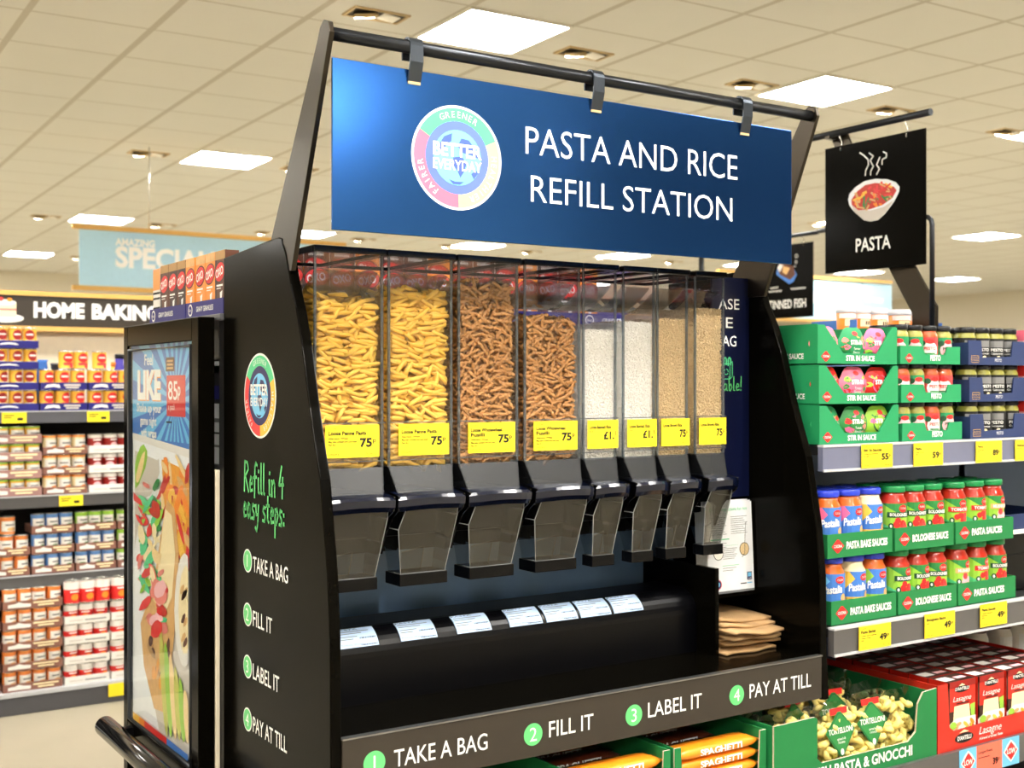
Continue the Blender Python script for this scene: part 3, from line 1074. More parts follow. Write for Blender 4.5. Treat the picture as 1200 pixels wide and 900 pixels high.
def pasta_bin(i, geo, matname, L, D, names, n_single, seed):
    rr = random.Random(seed)
    H = .150 / 2 - .0045
    x0, x1 = CEN[i] - H, CEN[i] + H
    zb, zt = BODY_Z0 - .004, FILL[i]
    spots = []
    lo, hi = x0 + L * .5, x1 - L * .5
    for layer in range(3 if names == 'penne' else 2):
        z = zb + D
        while z < zt - D * .4:
            nx = max(2, int(round((x1 - x0) / (L * .86))))
            for k in range(nx):
                x = x0 + (k + .5 + rr.uniform(-.35, .35)) * (x1 - x0) / nx
                a = rr.gauss(0, .34 if names == 'penne' else .6)
                if rr.random() < .05:
                    a = rr.uniform(.9, 1.6)
                ex = abs(math.cos(a)) * L / 2 + abs(math.sin(a)) * D * .5
                x = min(max(x, x0 + ex), x1 - ex)
                y = HY + .0035 + D * (.62 + layer * .85) + rr.uniform(0, D * .35)
                spots.append((layer, x, y, z + rr.uniform(-.4, .4) * D, a, rr.gauss(0, .12), rr.uniform(0, 6.3)))
            z += D * (.93 if layer == 0 else 1.15)
    # along the visible side wall and the heap's top
    z = zb + D
    while z < zt - D * .3:
        for k in range(3):
            y = HY + .02 + L * .5 + k * L * 1.0 + rr.uniform(-.006, .006)
            spots.append((5, x0 + D * .7, y, z, None, rr.gauss(0, .3), rr.uniform(0, 6.3)))
            spots.append((5, x1 - D * .7, y, z, None, rr.gauss(0, .3), rr.uniform(0, 6.3)))
        z += D * 1.1
    for jy in range(7):
        for jx in range(4):
            x = x0 + L * .5 + (x1 - x0 - L) * jx / 3
            y = HY + .02 + .035 * jy
            a = rr.gauss(0, .3)
            spots.append((6, x, y, zt - D * .3 + .008 * math.sin(jx * 2 + jy) + rr.uniform(0, D), a, rr.uniform(-1.2, 1.2), rr.uniform(0, 6.3)))
    meshes = []
    for k in range(4):
        b = MB()
        b.raw(*geo[k], matname, True)
        meshes.append(b.build(names, mesh_only=True))
    first = [s for s in spots if s[0] == 0]
    rr.shuffle(first)
    singles, rest = first[:n_single], first[n_single:] + [s for s in spots if s[0]]
    def mtx(s):
        M = Matrix.Translation(s[1:4])
        if s[4] is None:
            return M @ Matrix.Rotation(PI / 2, 4, 'Z') @ rotm(s[5], 0, s[6])
        return M @ rotm(s[4], s[5], s[6])
    nm, lab, cat, grp = SINGLE[i]
    for s in singles:
        o = bpy.data.objects.new(nm, rr.choice(meshes))
        COL.objects.link(o)
        o.matrix_world = mtx(s)
        tag(o, lab, cat, grp)
    mb = MB()
    for s in rest:
        V, F = rr.choice(geo)
        M = mtx(s)
        mb.raw([M @ Vector(v) for v in V], F, matname, True)
    e = .016
    mb.box(x0 + e, x1 - e, HY + .006 + D * 3.6, HY + DEP - .006, zb, zt - D * .8, matname)
    o = mb.build('loose_' + names, fix=False)
    tag(o, MASS[i], cat, None, 'stuff')
SINGLE = {0: ('penne_tube', 'ridged yellow penne tube against the front pane of the dispenser by the logo panel', 'pasta', 'penne in the first dispenser'),
          1: ('penne_tube', 'ridged yellow penne tube against the front pane of the second dispenser', 'pasta', 'penne in the second dispenser'),
          2: ('fusilli_spiral', 'brown fusilli spiral against the front pane of the fuller fusilli dispenser', 'pasta', 'fusilli in the fuller dispenser'),
          3: ('fusilli_spiral', 'brown fusilli spiral against the front pane of the less full fusilli dispenser', 'pasta', 'fusilli in the lower dispenser')}
MASS = {0: 'mass of yellow penne deeper inside the dispenser by the logo panel', 1: 'mass of yellow penne deeper inside the second dispenser',
        2: 'mass of brown fusilli deeper inside the fuller fusilli dispenser', 3: 'mass of brown fusilli deeper inside the less full fusilli dispenser'}
PG = [penne_mesh(k) for k in range(4)]
FG = [fusilli_mesh(k) for k in range(4)]
pasta_bin(0, PG, 'penne', .045, .0099, 'penne', 150, 1)
pasta_bin(1, PG, 'penne', .045, .0099, 'penne', 150, 2)
pasta_bin(2, FG, 'fusilli', .031, .0093, 'fusilli', 150, 3)
pasta_bin(3, FG, 'fusilli', .031, .0093, 'fusilli', 150, 4)

def rice_bin(i, matname, L, R, lab, name):
    rng = np.random.default_rng(i)
    H = .094 / 2 - .0045
    x0, x1 = CEN[i] - H, CEN[i] + H
    zb, zt = BODY_Z0 - .003, FILL[i]
    base = np.array([(-1, 0, 0), (-.55, 0, 1), (-.55, .9, -.5), (-.55, -.9, -.5), (.55, 0, 1), (.55, .9, -.5), (.55, -.9, -.5), (1, 0, 0)], float) * (L / 2, R, R)
    tri = np.array([(0, 1, 2), (0, 2, 3), (0, 3, 1), (1, 4, 2), (4, 5, 2), (2, 5, 3), (5, 6, 3), (3, 6, 1), (6, 4, 1), (7, 5, 4), (7, 6, 5), (7, 4, 6)])
    def cloud(n, lo, hi):
        c = rng.uniform(lo, hi, (n, 3))
        d = rng.normal(size=(n, 3)); d[:, 1] *= .35
        d /= np.linalg.norm(d, axis=1)[:, None]
        u = np.cross(d, rng.normal(size=(n, 3))); u /= np.linalg.norm(u, axis=1)[:, None]
        w = np.cross(d, u)
        return c[:, None, :] + base[None, :, 0:1] * d[:, None, :] + base[None, :, 1:2] * u[:, None, :] + base[None, :, 2:3] * w[:, None, :]
    P = np.concatenate([cloud(5200, (x0, HY + .005, zb), (x1, HY + .0085, zt)),
                        cloud(1800, (x0 + .001, HY + .006, zb), (x0 + .004, HY + .13, zt)),
                        cloud(700, (x1 - .004, HY + .006, zb), (x1 - .001, HY + .13, zt)),
                        cloud(900, (x0 + .002, HY + .006, zt - .003), (x1 - .002, HY + DEP - .01, zt + .002))])
    n = len(P)
    V = P.reshape(-1, 3)
    T = (tri[None] + 8 * np.arange(n)[:, None, None]).reshape(-1, 3)
    bx = [(x, y, z) for z in (zb, zt - .002) for y in (HY + .0075, HY + DEP - .006) for x in (x0 + .003, x1 - .003)]
    k = len(V)
    V = np.concatenate([V, np.array(bx)])
    bt = np.array([(0, 2, 3), (0, 3, 1), (4, 5, 7), (4, 7, 6), (0, 1, 5), (0, 5, 4), (1, 3, 7), (1, 7, 5), (3, 2, 6), (3, 6, 7), (2, 0, 4), (2, 4, 6)]) + k
    T = np.concatenate([T, bt])
    me = bpy.data.meshes.new(name)
    me.vertices.add(len(V)); me.vertices.foreach_set('co', V.astype(np.float32).ravel())
    me.loops.add(T.size); me.loops.foreach_set('vertex_index', T.astype(np.int32).ravel())
    me.polygons.add(len(T)); me.polygons.foreach_set('loop_start', np.arange(0, T.size, 3, dtype=np.int32))
    me.update(calc_edges=True)
    me.materials.append(MATS[matname])
    o = bpy.data.objects.new(name, me)
    COL.objects.link(o)
    tag(o, lab, 'rice', None, 'stuff')
rice_bin(4, 'basmati', .0072, .0010, 'white rice grains in the narrow dispenser next to the fusilli', 'white_rice')
rice_bin(5, 'basmati', .0072, .0010, 'white rice grains in the narrow dispenser next to the brown rice', 'white_rice')
rice_bin(6, 'brown_rice', .0066, .0012, 'brown rice grains in the dispenser next to the white rice', 'brown_rice')
rice_bin(7, 'brown_rice', .0066, .0012, 'brown rice grains in the last dispenser by the navy panel', 'brown_rice')

# ================================================================== SHELVING RUN behind and beside the station
mat('shelf_grey', (92, 92, 98), .4, .3)
mat('shelf_dark', (22, 22, 24), .5)
mat('rail_blue', (104, 108, 132), .3, ior=1.6)
mat('rail_grey', (84, 82, 82), .3, ior=1.6)
mat('rail_light', (190, 192, 196), .35)
mat('cream_metal', (214, 204, 180), .5)
mat('cream_board', (246, 232, 204), .6)
mat('back_blue', (96, 118, 156), .5)
mat('card_green', (22, 120, 62), .6, vary=.06)
mat('card_bright', (26, 138, 84), .6, vary=.06)
mat('card_inner', (196, 182, 160), .8)
mat('card_navy', (34, 50, 92), .55)
mat('card_purple', (26, 20, 112), .55)
mat('tin_orange', (226, 132, 62), .5)
mat('tin_blue', (92, 136, 196), .5)
mat('card_brown', (136, 92, 78), .7)
mat('card_mauve', (164, 124, 118), .7)
mat('card_white', (232, 228, 222), .7)
mat('card_red', (196, 40, 24), .4, ior=1.5)
mat('card_dkred', (150, 24, 18), .4)
mat('red_print', (214, 38, 36), .5)
mat('orange_print', (242, 140, 40), .5)
mat('blue_print', (64, 120, 200), .5)
mat('sky_print', (110, 190, 236), .5)
mat('purple_print', (60, 48, 150), .5)
mat('lime_print', (150, 200, 64), .5)
mat('leaf_print', (40, 128, 62), .5)
mat('dark_green_print', (18, 74, 46), .5)
mat('pink_print', (238, 104, 150), .5)
mat('pale_pink', (246, 190, 196), .5)
mat('cream_print', (244, 226, 180), .5)
mat('brown_print', (92, 52, 34), .5)
mat('dark_brown', (60, 34, 26), .5)
mat('tomato_sauce', (168, 36, 18), .3, vary=.2, scale=50, coat=.6)
mat('orange_sauce', (214, 98, 30), .3, vary=.12, scale=50, coat=.6)
mat('cream_sauce', (238, 222, 178), .3, vary=.06, scale=50, coat=.6)
mat('pesto_green', (150, 148, 66), .35, vary=.3, scale=120, coat=.6)
mat('pesto_red', (190, 84, 36), .35, vary=.25, scale=120, coat=.6)
mat('lid_blue', (40, 60, 190), .3)
mat('lid_green', (20, 124, 66), .3)
mat('lid_black', (9, 10, 16), .3)
mat('lid_brown', (96, 62, 44), .4)
mat('tin_metal', (190, 188, 180), .25, .9)
mat('wood_trim', (214, 168, 92), .5)
mat('header_dark', (50, 42, 32), .35)
mat('banner_blue', (182, 222, 246), .5)
mat('bright_print', (255, 255, 255), .6, vary=0)
mat('pack_orange', (242, 146, 30), .35, vary=.05, coat=.4)
mat('pack_orange_shaded', (96, 40, 22), .3, coat=.5)  # orange pack again, with the shade of the back rows in its colour
mat('tortelloni', (250, 224, 132), .55, vary=.12, scale=60)
mat('gnocchi_green', (60, 84, 44), .55, vary=.2, scale=60)
mat('coral_ticket', (240, 112, 88), .5)
mat('tan_print', (216, 170, 110), .5, vary=.2, scale=60)
mat('fry_print', (238, 160, 50), .5, vary=.25, scale=90)
mat('ham_print', (226, 130, 120), .5, vary=.15, scale=40)
mat('grey_shade', (206, 198, 188), .5)
mat('melon_print', (196, 196, 92), .5, vary=.2, scale=30)

GX0, GX1 = .918, 4.7
run = thing('shelving_run', (2.2, 2.57, 0), 'dark grey supermarket shelving behind and beside the black refill station', 'shelving')
MB().box(GX0 + .02, GX1, 2.58, 2.60, .10, 1.64, 'shelf_dark').build('back_panel', run, True)
MB().box(2.256, GX1, 2.572, 2.579, .57, 1.60, 'back_blue').build('pegboard', run, True)
MB().box(GX0, GX1, 2.57, 3.15, 1.640, 1.655, 'shelf_grey').build('top_shelf', run, True, .002)
MB().box(.95, GX1, 2.06, 3.10, 0, .11, 'shelf_dark').build('plinth', run, True)
MB().box(GX0, .929, 2.60, 3.15, .11, 1.31, 'cream_metal').build('end_panel', run, True, .002)
MB().box(1.06, 1.07, 2.605, 3.15, 1.32, 1.64, 'shelf_dark').build('end_back', run, True)
MB().box(.925, 1.6, 2.605, 3.15, 1.305, 1.32, 'shelf_dark').build('end_shelf', run, True)
for x in (GX0 + .012, 2.222, 3.47):
    mb = MB()
    mb.box(x, x + .03, 2.572, 2.61, .11, 1.64, 'shelf_dark')
    mb.build('upright', run, True)
lo = MB().box(GX0 + .03, GX1, 1.975, 2.57, .545, .565, 'shelf_dark').build('shelf', run, True)
MB().box(GX0 + .03, GX1, 1.957, 1.975, .495, .566, 'rail_grey').build('price_rail', lo, True)
md = MB().box(2.232, GX1, 2.022, 2.575, .890, .911, 'shelf_dark').build('shelf', run, True)
mb = MB()
mb.box(2.232, GX1, 2.004, 2.022, .846, .909, 'rail_grey')
mb.box(2.232, GX1, 2.002, 2.024, .909, .914, 'rail_light')
mb.box(2.232, GX1, 2.000, 2.004, .846, .852, 'rail_light')
mb.build('price_rail', md, True)
up = MB().box(2.240, GX1, 2.062, 2.575, 1.326, 1.348, 'shelf_dark').build('shelf', run, True)
mb = MB()
mb.box(2.240, GX1, 2.046, 2.062, 1.288, 1.346, 'rail_blue')
mb.box(2.240, GX1, 2.044, 2.064, 1.346, 1.351, 'rail_light')
mb.box(2.240, GX1, 2.042, 2.046, 1.286, 1.292, 'rail_light')
mb.build('price_rail', up, True)
def rail_ticket(par, Y, x0, x1, yt, yb, names, lines, price):
    p0, p1 = on_y(x0, yb, Y), on_y(x1, yb, Y)
    h = on_y(x0, yt, Y).z - p0.z
    mb = MB()
    mb.box(p0.x, p1.x, Y + .0006, Y + .0016, p0.z, p0.z + h, 'yellow_ticket')
    shelf_ticket(mb, Plane((0, Y + .0006, 0), *FRONT), p0.x, p0.z, p1.x - p0.x, h, names, lines, price, 'p')
    o = mb.build('price_ticket', par, True, fix=False)
    o['label'] = 'yellow price ticket'
rail_ticket(up, 2.040, 1010, 1046, 521, 549, ['Stir In Sauces'], ['Tomato and mascarpone', 'Per pack'], '55')
rail_ticket(up, 2.040, 1071, 1105, 519.5, 546.5, ['Pesto'], ['Green or red', '190g'], '59')
rail_ticket(up, 2.040, 1144, 1174, 517.5, 542.5, ['Pesto'], ['Al Genovese', '190g'], '89')
rail_ticket(up, 2.040, 1190, 1220, 516, 540, ['Houmous'], ['Red pepper'], '89')
rail_ticket(md, 1.998, 1007, 1044, 735, 763, ['Pasta Bakes'], ['Tomato and mozzarella', 'Creamy tomato', '500g'], '49')
rail_ticket(md, 1.998, 1084, 1119, 720.5, 748.5, ['Bolognese Sauce'], ['500g'], '49')
rail_ticket(md, 1.998, 1149, 1180, 709, 735.5, ['Pasta Sauces'], ['Tomato and basil', 'Mushroom', '500g'], '49')
# coral and blue offer tickets on the lower rail
for nm, x0, x1, mt in (('offer_ticket', 1124, 1144, 'sky_print'), ('price_ticket', 1144, 1174, 'coral_ticket'), ('offer_ticket', 1174, 1194, 'sky_print')):
    Y = 1.9565
    p0, p1 = on_y(x0, 916, Y), on_y(x1, 916, Y)
    z0, z1 = .494, .567
    mb = MB()
    mb.box(p0.x, p1.x, Y - .001, Y, z0, z1, mt)
    sf = Plane((0, Y - .001, 0), *FRONT)
    c = (p0.x + p1.x) / 2
    w = p1.x - p0.x
    if mt == 'sky_print':
        mb.poly(sf, [(c - w * .42, .532), (c - w * .22, .55), (c, .562), (c + w * .22, .55), (c + w * .42, .532), (c + w * .2, .515), (c, .503), (c - w * .2, .515)], 'white_print', .0006)
        mb.poly(sf, [(c - w * .36, .532), (c, .557), (c + w * .36, .532), (c, .508)], 'red_print', .001)
        mb.text(sf, 'LOW', c, .526, .013, 'white_print', w * .5, 'c', .0015, .03)
    else:
        mb.text(sf, 'Lasagne Sheets', p0.x + .006, .546, .007, 'black_print', w * .55, 'l', .001)
        mb.rect(sf, p0.x + .006, p0.x + w * .5, .534, .5355, 'black_print')
        mb.text(sf, '39', p0.x + w * .62, .51, .016, 'black_print', w * .2, 'l', .001, .03)
        mb.text(sf, 'p', p0.x + w * .84, .519, .009, 'black_print', None, 'l', .001)
    mb.build(nm, lo, True, fix=False)

# ------------------------------------------------------------------ cartons on top of the run
def red_mark(mb, sf, a, b, rx, ry):
    """red diamond maker's mark of the sauces"""
    mb.poly(sf, [(a - rx, b), (a - rx * .15, b - ry), (a + rx * .15, b - ry), (a + rx, b), (a + rx * .15, b + ry), (a - rx * .15, b + ry)], 'red_print', .0008)
    mb.text(sf, 'CUCINA', a, b - ry * .2, ry * .42, 'white_print', rx * 1.35, 'c', .0014, .02)
def carton(loc, kind, label, grp, face='X'):
    """stock cube carton: face turned to -X or -Y"""
    w, d, h = .064, .032, .14
    base, top_ = {'brown': ('brown_print', 'dark_brown'), 'dark': ('dark_brown', 'brown_print'), 'orange': ('pack_orange', 'orange_print')}[kind]
    o_ = thing('stock_carton', loc, label, 'carton', grp, -PI / 2 if face == 'X' else 0)
    mb = MB()
    mb.box(-w / 2, w / 2, 0, d, 0, h, base)
    sf = Plane((0, 0, 0), *FRONT)
    mb.rect(sf, -w / 2, w / 2, h * .86, h, 'kraft' if kind != 'orange' else 'tan_print', .0004)
    mb.rect(sf, -w / 2, -w / 2 + .012, .0, h * .86, top_, .0004)
    mb.oval(sf, 0, h * .66, .034, .024, 'dark_brown', .0006, 20, .2)
    mb.oval(sf, 0, h * .66, .031, .021, 'red_print', .0009, 20, .2)
    mb.text(sf, 'OXO', 0, h * .66 - .009, .018, 'white_print', .048, 'c', .0014, .03, 0, .2)
    mb.rect(sf, -.022, .018, h * .43, h * .46, 'white_print')
    mb.rect(sf, -.022, .006, h * .39, h * .405, 'white_print')
    mb.poly(sf, [(.0, h * .33), (.016, h * .36), (.008, h * .12), (-.002, h * .08), (.002, h * .2)], 'white_print')
    side = Plane((-w / 2, 0, 0), *SIDE)
    for z0, z1, m_ in ((.0, .09, 'card_white'), (.09, .14, 'pack_orange')):
        mb.rect(side, -d, 0, z0, z1, m_, .0004)
    for z in (.02, .045, .065, .082):
        mb.rect(side, -d + .004, -.004, z, z + .006, 'black_print', .0008)
    mb.build('box', o_, fix=False)
    return o_
def plain_carton(name, loc, size, m_, bands, label, cat='carton', grp=None):
    o_ = thing(name, loc, label, cat, grp)
    w, d, h = size
    mb = MB().box(0, w, 0, d, 0, h, m_)
    sd = Plane((0, 0, 0), *SIDE)
    fr = Plane((0, 0, 0), *FRONT)
    for z0, z1, mm in bands:
        mb.rect(sd, -d, 0, z0 * h, z1 * h, mm, .0006)
        mb.rect(fr, 0, w, z0 * h, z1 * h, mm, .0006)
    mb.build('box', o_, fix=False)
    return o_
TZ = 1.6555
def gravy_tray(x0, y0, length, face, label, grp):
    t = thing('display_tray', (x0, y0, TZ), label, 'tray', grp, -PI / 2 if face == 'X' else 0)
    d, h, th = .13, .036, .003
    mb = MB()
    mb.box(0, length, 0, d, 0, th, 'card_purple')
    mb.box(0, length, 0, th, th, h, 'card_purple')
    mb.box(0, length, d - th, d, th, h + .02, 'card_purple')
    mb.box(0, th, th, d - th, th, h, 'card_purple')
    mb.box(length - th, length, th, d - th, th, h, 'card_purple')
    mb.build('tray', t)
    sf = Plane((0, 0, 0), *FRONT)
    pr = MB()
    pr.oval(sf, .034, .018, .015, .0145, 'white_print', .0006)
    pr.oval(sf, .034, .018, .011, .0105, 'card_purple', .001)
    pr.text(sf, 'Best', .034, .0145, .007, 'white_print', .015, 'c', .0014)
    pr.text(sf, 'GRAVY GRANULES', .078, .0125, .0115, 'white_print', .115, bold=.02)
    pr.build('print', t)
    return t
gravy_tray(.932, 3.135, .285, 'X', 'purple gravy granules tray at the far end above the advert board', 'purple trays on the shelving top')
gravy_tray(.932, 2.845, .255, 'X', 'purple gravy granules tray above the advert board, beside the black side panel', 'purple trays on the shelving top')
ks = ['brown', 'dark', 'dark', 'orange', 'orange', 'orange', 'brown']
for i, k in enumerate(['brown'] + ks):
    y = 3.103 - .0665 * i - (.006 if i > 4 else 0)
    if i == 0:
        plain_carton('stock_carton', (.940, y - .030, TZ + .0035), (.032, .058, .136), 'card_white', [(.60, 1, 'pack_orange'), (.08, .12, 'black_print'), (.24, .28, 'black_print'), (.42, .46, 'black_print'), (.52, .56, 'black_print')], 'white and orange sided stock carton at the far end above the advert board', 'carton', 'stock cartons above the advert board')
    else:
        carton((.940, y, TZ + .0035), k, '%s stock carton, %s in the row above the advert board from its far end' % ({'brown': 'brown', 'dark': 'dark brown', 'orange': 'orange'}[k], ORD[i]), 'stock cartons above the advert board')
for j in range(4):
    gravy_tray(1.075 + .29 * j, 2.640, .285, 'Y', 'purple gravy granules tray behind the clear dispensers, %s from the end by the side panel' % ORD[j], 'purple trays on the shelving top')
for j in range(14):
    carton((1.115 + .0665 * j + .09 * 0, 2.648, TZ + .0035), ['brown', 'dark', 'brown', 'orange', 'brown', 'dark', 'orange'][j % 7],
           'stock carton behind the dispensers, %s from the black logo side panel' % ORD[j], 'stock cartons behind the dispensers', 'Y')
# small goods on the end shelf, in the gap between advert board and station
plain_carton('label_carton', (.934, 2.615, 1.3205), (.09, .11, .135), 'paper_white', [(.28, .32, 'grey_print'), (.5, .53, 'black_print'), (.7, .76, 'grey_print')], 'white printed carton in the gap between advert board and black side panel')
plain_carton('sauce_carton', (.934, 2.615, 1.456), (.09, .11, .10), 'shelf_dark', [(.1, .4, 'card_purple'), (.7, .95, 'paper_white'), (.7, .85, 'leaf_print')], 'dark carton with green and white flash stacked on the white printed carton')

# tubs on the blue tray
tt = thing('display_tray', (3.14, 2.72, TZ), 'bright blue tray of yellow tubs on top of the shelving', 'tray')
mb = MB()
mb.box(0, .44, 0, .2, 0, .003, 'sky_print')
mb.box(0, .44, 0, .003, .003, .028, 'blue_print')
mb.box(0, .44, .197, .2, .003, .058, 'blue_print')
mb.box(0, .003, .003, .197, .003, .058, 'blue_print')
mb.box(.437, .44, .003, .197, .003, .058, 'blue_print')
mb.build('tray', tt)
for j, px in enumerate((991, 1009, 1029, 1054, 1075)):
    x = kx(px) * 2.78
    r = .031 if j != 3 else .037
    z = TZ + .0035
    t = thing('yellow_tub', (x, 2.78, z), 'yellow tub with white lid in the blue tray, %s from the refill station' % ORD[j], 'tub', 'yellow tubs on the shelving top')
    MB().lathe([(r * .86, 0), (r * .9, .01), (r, .078)], n=24, m='orange_print').build('tub', t)
    MB().lathe([(r * 1.05, .078), (r * 1.05, .090), (r * .99, .098), (r * .96, .098), (r * .94, .095)], n=24, m='paper_white').build('lid', t)
    cy = Cyl((0, 0, 0), r * .97)
    lb = MB()
    lb.rect(cy, -r * 1.5, r * 1.5, .060, .076, 'card_white', .0022)
    lb.rect(cy, -r * .9, r * .2, .034, .058, 'cream_print', .0018)
    for q in range(3):
        lb.rect(cy, -r * .35 + q * .008, -r * .35 + .005 + q * .008, .040, .052, 'brown_print', .0024)
    lb.build('label', t, fix=False)

# ------------------------------------------------------------------ right bay, upper shelf
UZ = 1.3515
def notch_box(name, loc, w, d, h, cut, m_, label, cat, grp, th=.004, back=None, inner=None, side_h=None):
    """open-topped card box with a cut front; cut = outline of the front panel"""
    t = thing(name, loc, label, cat, grp)
    sh = side_h or h
    mb = MB()
    mb.prism([(x, 0, z) for x, z in cut], (0, th, 0), m_, inner or m_)
    mb.box(0, th, th, d, 0, sh, m_)
    mb.box(w - th, w, th, d, 0, sh, m_)
    mb.box(th, w - th, d - th, d, 0, back or h, m_)
    mb.box(th, w - th, th, d - th, 0, th, inner or m_)
    mb.build('box', t)
    return t
def pouch(loc, base, flash, label, grp, tilt=0):
    """stand-up sauce pouch with a scalloped leaf-shaped outline"""
    t = thing('sauce_pouch', loc, label, 'pouch', grp)
    n, rings = 26, 5
    def rim(k):
        w = 2 * PI * k / n
        rx, rz = .052, .046
        q = 1 + .05 * math.cos(6 * w)
        x = rx * math.cos(w) * q
        z = .044 + rz * math.sin(w) * q
        if z < .012:
            x *= .82
        return x, max(0.0, z)
    V, F = [(0, -.016, .042)], []
    for r in range(1, rings + 1):
        s = r / rings
        for k in range(n):
            x, z = rim(k)
            V.append((x * s, -.016 * (1 - s ** 2.2), .042 + (z - .042) * s))
    for k in range(n):
        F.append((0, 1 + k, 1 + (k + 1) % n))
    for r in range(rings - 1):
        for k in range(n):
            a, b = 1 + r * n + k, 1 + r * n + (k + 1) % n
            F.append((a, a + n, b + n, b))
    mb = MB()
    mb.raw(V, F, base, True)
    Vb = [(x, -y * .8, z) for x, y, z in V]
    mb.raw(Vb, [tuple(reversed(f)) for f in F], base, True)
    f = lambda a, b, off=0: Vector((a, -.016 * (1 - min(1, math.hypot(a / .051, (b - .042) / .044)) ** 2.2) - off, b))
    mb.build('bag', t, fix=False)
    S = Warp(f)
    pr = MB()
    rr = random.Random(hash(label) % 100 if False else len(label) + int(loc[0] * 1000) % 17)
    for k in range(20):
        w = rr.uniform(0, 2 * PI)
        rad = rr.uniform(.75, 1.1)
        a, b = .036 * rad * math.cos(w), .043 + .033 * rad * math.sin(w)
        pr.poly(S, [(a + .0075 * math.cos(q * PI / 3 + w) * (1 + (q % 2) * .6), max(.004, b + .007 * math.sin(q * PI / 3 + w))) for q in range(6)], ['red_print', 'pink_print', 'lime_print', 'leaf_print', 'ham_print'][k % 5], .0008 + .00002 * k, .012)
    pr.oval(S, 0, .044, .028, .025, flash, .0014, 14)
    pr.text(S, 'STIR-IN', 0, .044, .011, 'white_print', .042, 'c', .003, .03)
    for q in range(2):
        pr.text(S, ['Tomato', 'Sauce'][q], 0, .031 - .009 * q, .006, 'white_print', .024, 'c', .003)
    pr.oval(S, 0, .072, .010, .006, 'red_print', .0018, 12)
    pr.build('print', t, fix=False)
    return t
BW, BD = .292, .36
X0 = 2.246
trio = [[('em_pink', 'pink_print', 'pink and red'), ('card_bright', 'leaf_print', 'green and red'), ('pink_print', 'em_pink', 'pink')],
        [('red_print', 'em_pink', 'red'), ('em_pink', 'pink_print', 'pink and green'), ('red_print', 'pink_print', 'red and pink')],
        [('card_bright', 'em_pink', 'green and pink'), ('leaf_print', 'dark_green_print', 'green with tomatoes'), ('lime_print', 'dark_green_print', 'light green')]]
lvl = ['lowest', 'middle', 'top']
for r in range(3):
    z = UZ + .0995 * r
    dx = (.006, .004, 0)[r]
    h = .097
    cut = [(0, 0), (BW, 0), (BW, h * .98), (BW - .018, h * .98), (BW - .075, h * .27), (.09, h * .27), (.024, h * .98), (0, h * .98)]
    b = notch_box('stir_in_box', (X0 + dx, 2.068, z), BW, BD, h, cut, 'card_bright', 'green card box of stir in sauce pouches, %s of its stack beside the station' % lvl[r], 'card box', 'stir in sauce boxes')
    sf = Plane((0, 0, 0), *FRONT)
    pr = MB()
    red_mark(pr, sf, .028, h * .14 + .004, .017, .0125)
    pr.text(sf, 'STIR IN SAUCE', .10, h * .08, .0125, 'white_print', .105, bold=.03)
    sd = Plane((0, 0, 0), *SIDE)
    pr.text(sd, 'STIR IN SAUCE', -.045, .012, .0125, 'white_print', .105, 'r', bold=.03)
    pr.build('print', b)
    for k, (m_, fl_, nm) in enumerate(trio[2 - r]):
        x = X0 + dx + (.052, .148, .241)[k]
        pouch((x, 2.092 + (.004, 0, .004)[k], z + .0045), m_, fl_, '%s sauce pouch in the %s stir in box, %s' % (nm, lvl[r], ['nearest the refill station', 'in the middle', 'nearest the pesto'][k]), 'sauce pouches')

def jar(loc, r, h, content, lid, label_fn, label, cat, grp, rz=0, neck=.8, lidh=.016):
    t = thing('sauce_jar', loc, label, cat, grp, rz)
    b = MB()
    b.lathe([(r * .9, 0), (r, .006), (r, h * .70), (r * .97, h * .76), (r * neck, h * .84), (r * neck, h - lidh)], n=20, m=content)
    b.build('jar', t)
    l = MB()
    q = r * neck * 1.1
    l.lathe([(q, h - lidh), (q * 1.02, h - lidh + .002), (q * 1.02, h - .003), (q * .95, h), (q * .7, h - .001)], n=24, m=lid)
    l.build('lid', t)
    if label_fn:
        lb = MB()
        label_fn(lb, Cyl((0, 0, 0), r), r, h * 1.13)
        lb.build('label', t, fix=False)
    return t
def pesto_label(lb, cy, r, h, base):
    lb.rect(cy, -r * 2.6, r * 2.6, h * .07, h * .60, base, .0006)
    lb.oval(cy, 0, h * .30, r * .8, h * .19, 'pale_pink' if base != 'em_red' else 'card_white', .001, 14)
    lb.oval(cy, 0, h * .50, r * .42, h * .055, 'red_print', .0014, 12)
    lb.oval(cy, -r * .7, h * .46, r * .3, h * .07, 'dark_green_print', .0012, 10)
    lb.text(cy, 'PESTO', 0, h * .30, h * .07, 'dark_green_print' if base != 'em_red' else 'red_print', r * 1.1, 'c', .0016, .03)
    lb.rect(cy, -r * .5, r * .5, h * .2, h * .23, 'leaf_print', .0014)
PW, PH = .243, .056
protoj = {}
def copy_jar(key, make, loc, label, grp, rz):
    if key not in protoj:
        protoj[key] = make(loc, label, grp, rz)
        return protoj[key]
    return dup(protoj[key], loc, label, grp, rz)
pes_rows = [['g', 'g', 'r', 'g'], ['r', 'g', 'r', 'r'], ['g', 'gg', 'r', 'g']]
rr = random.Random(5)
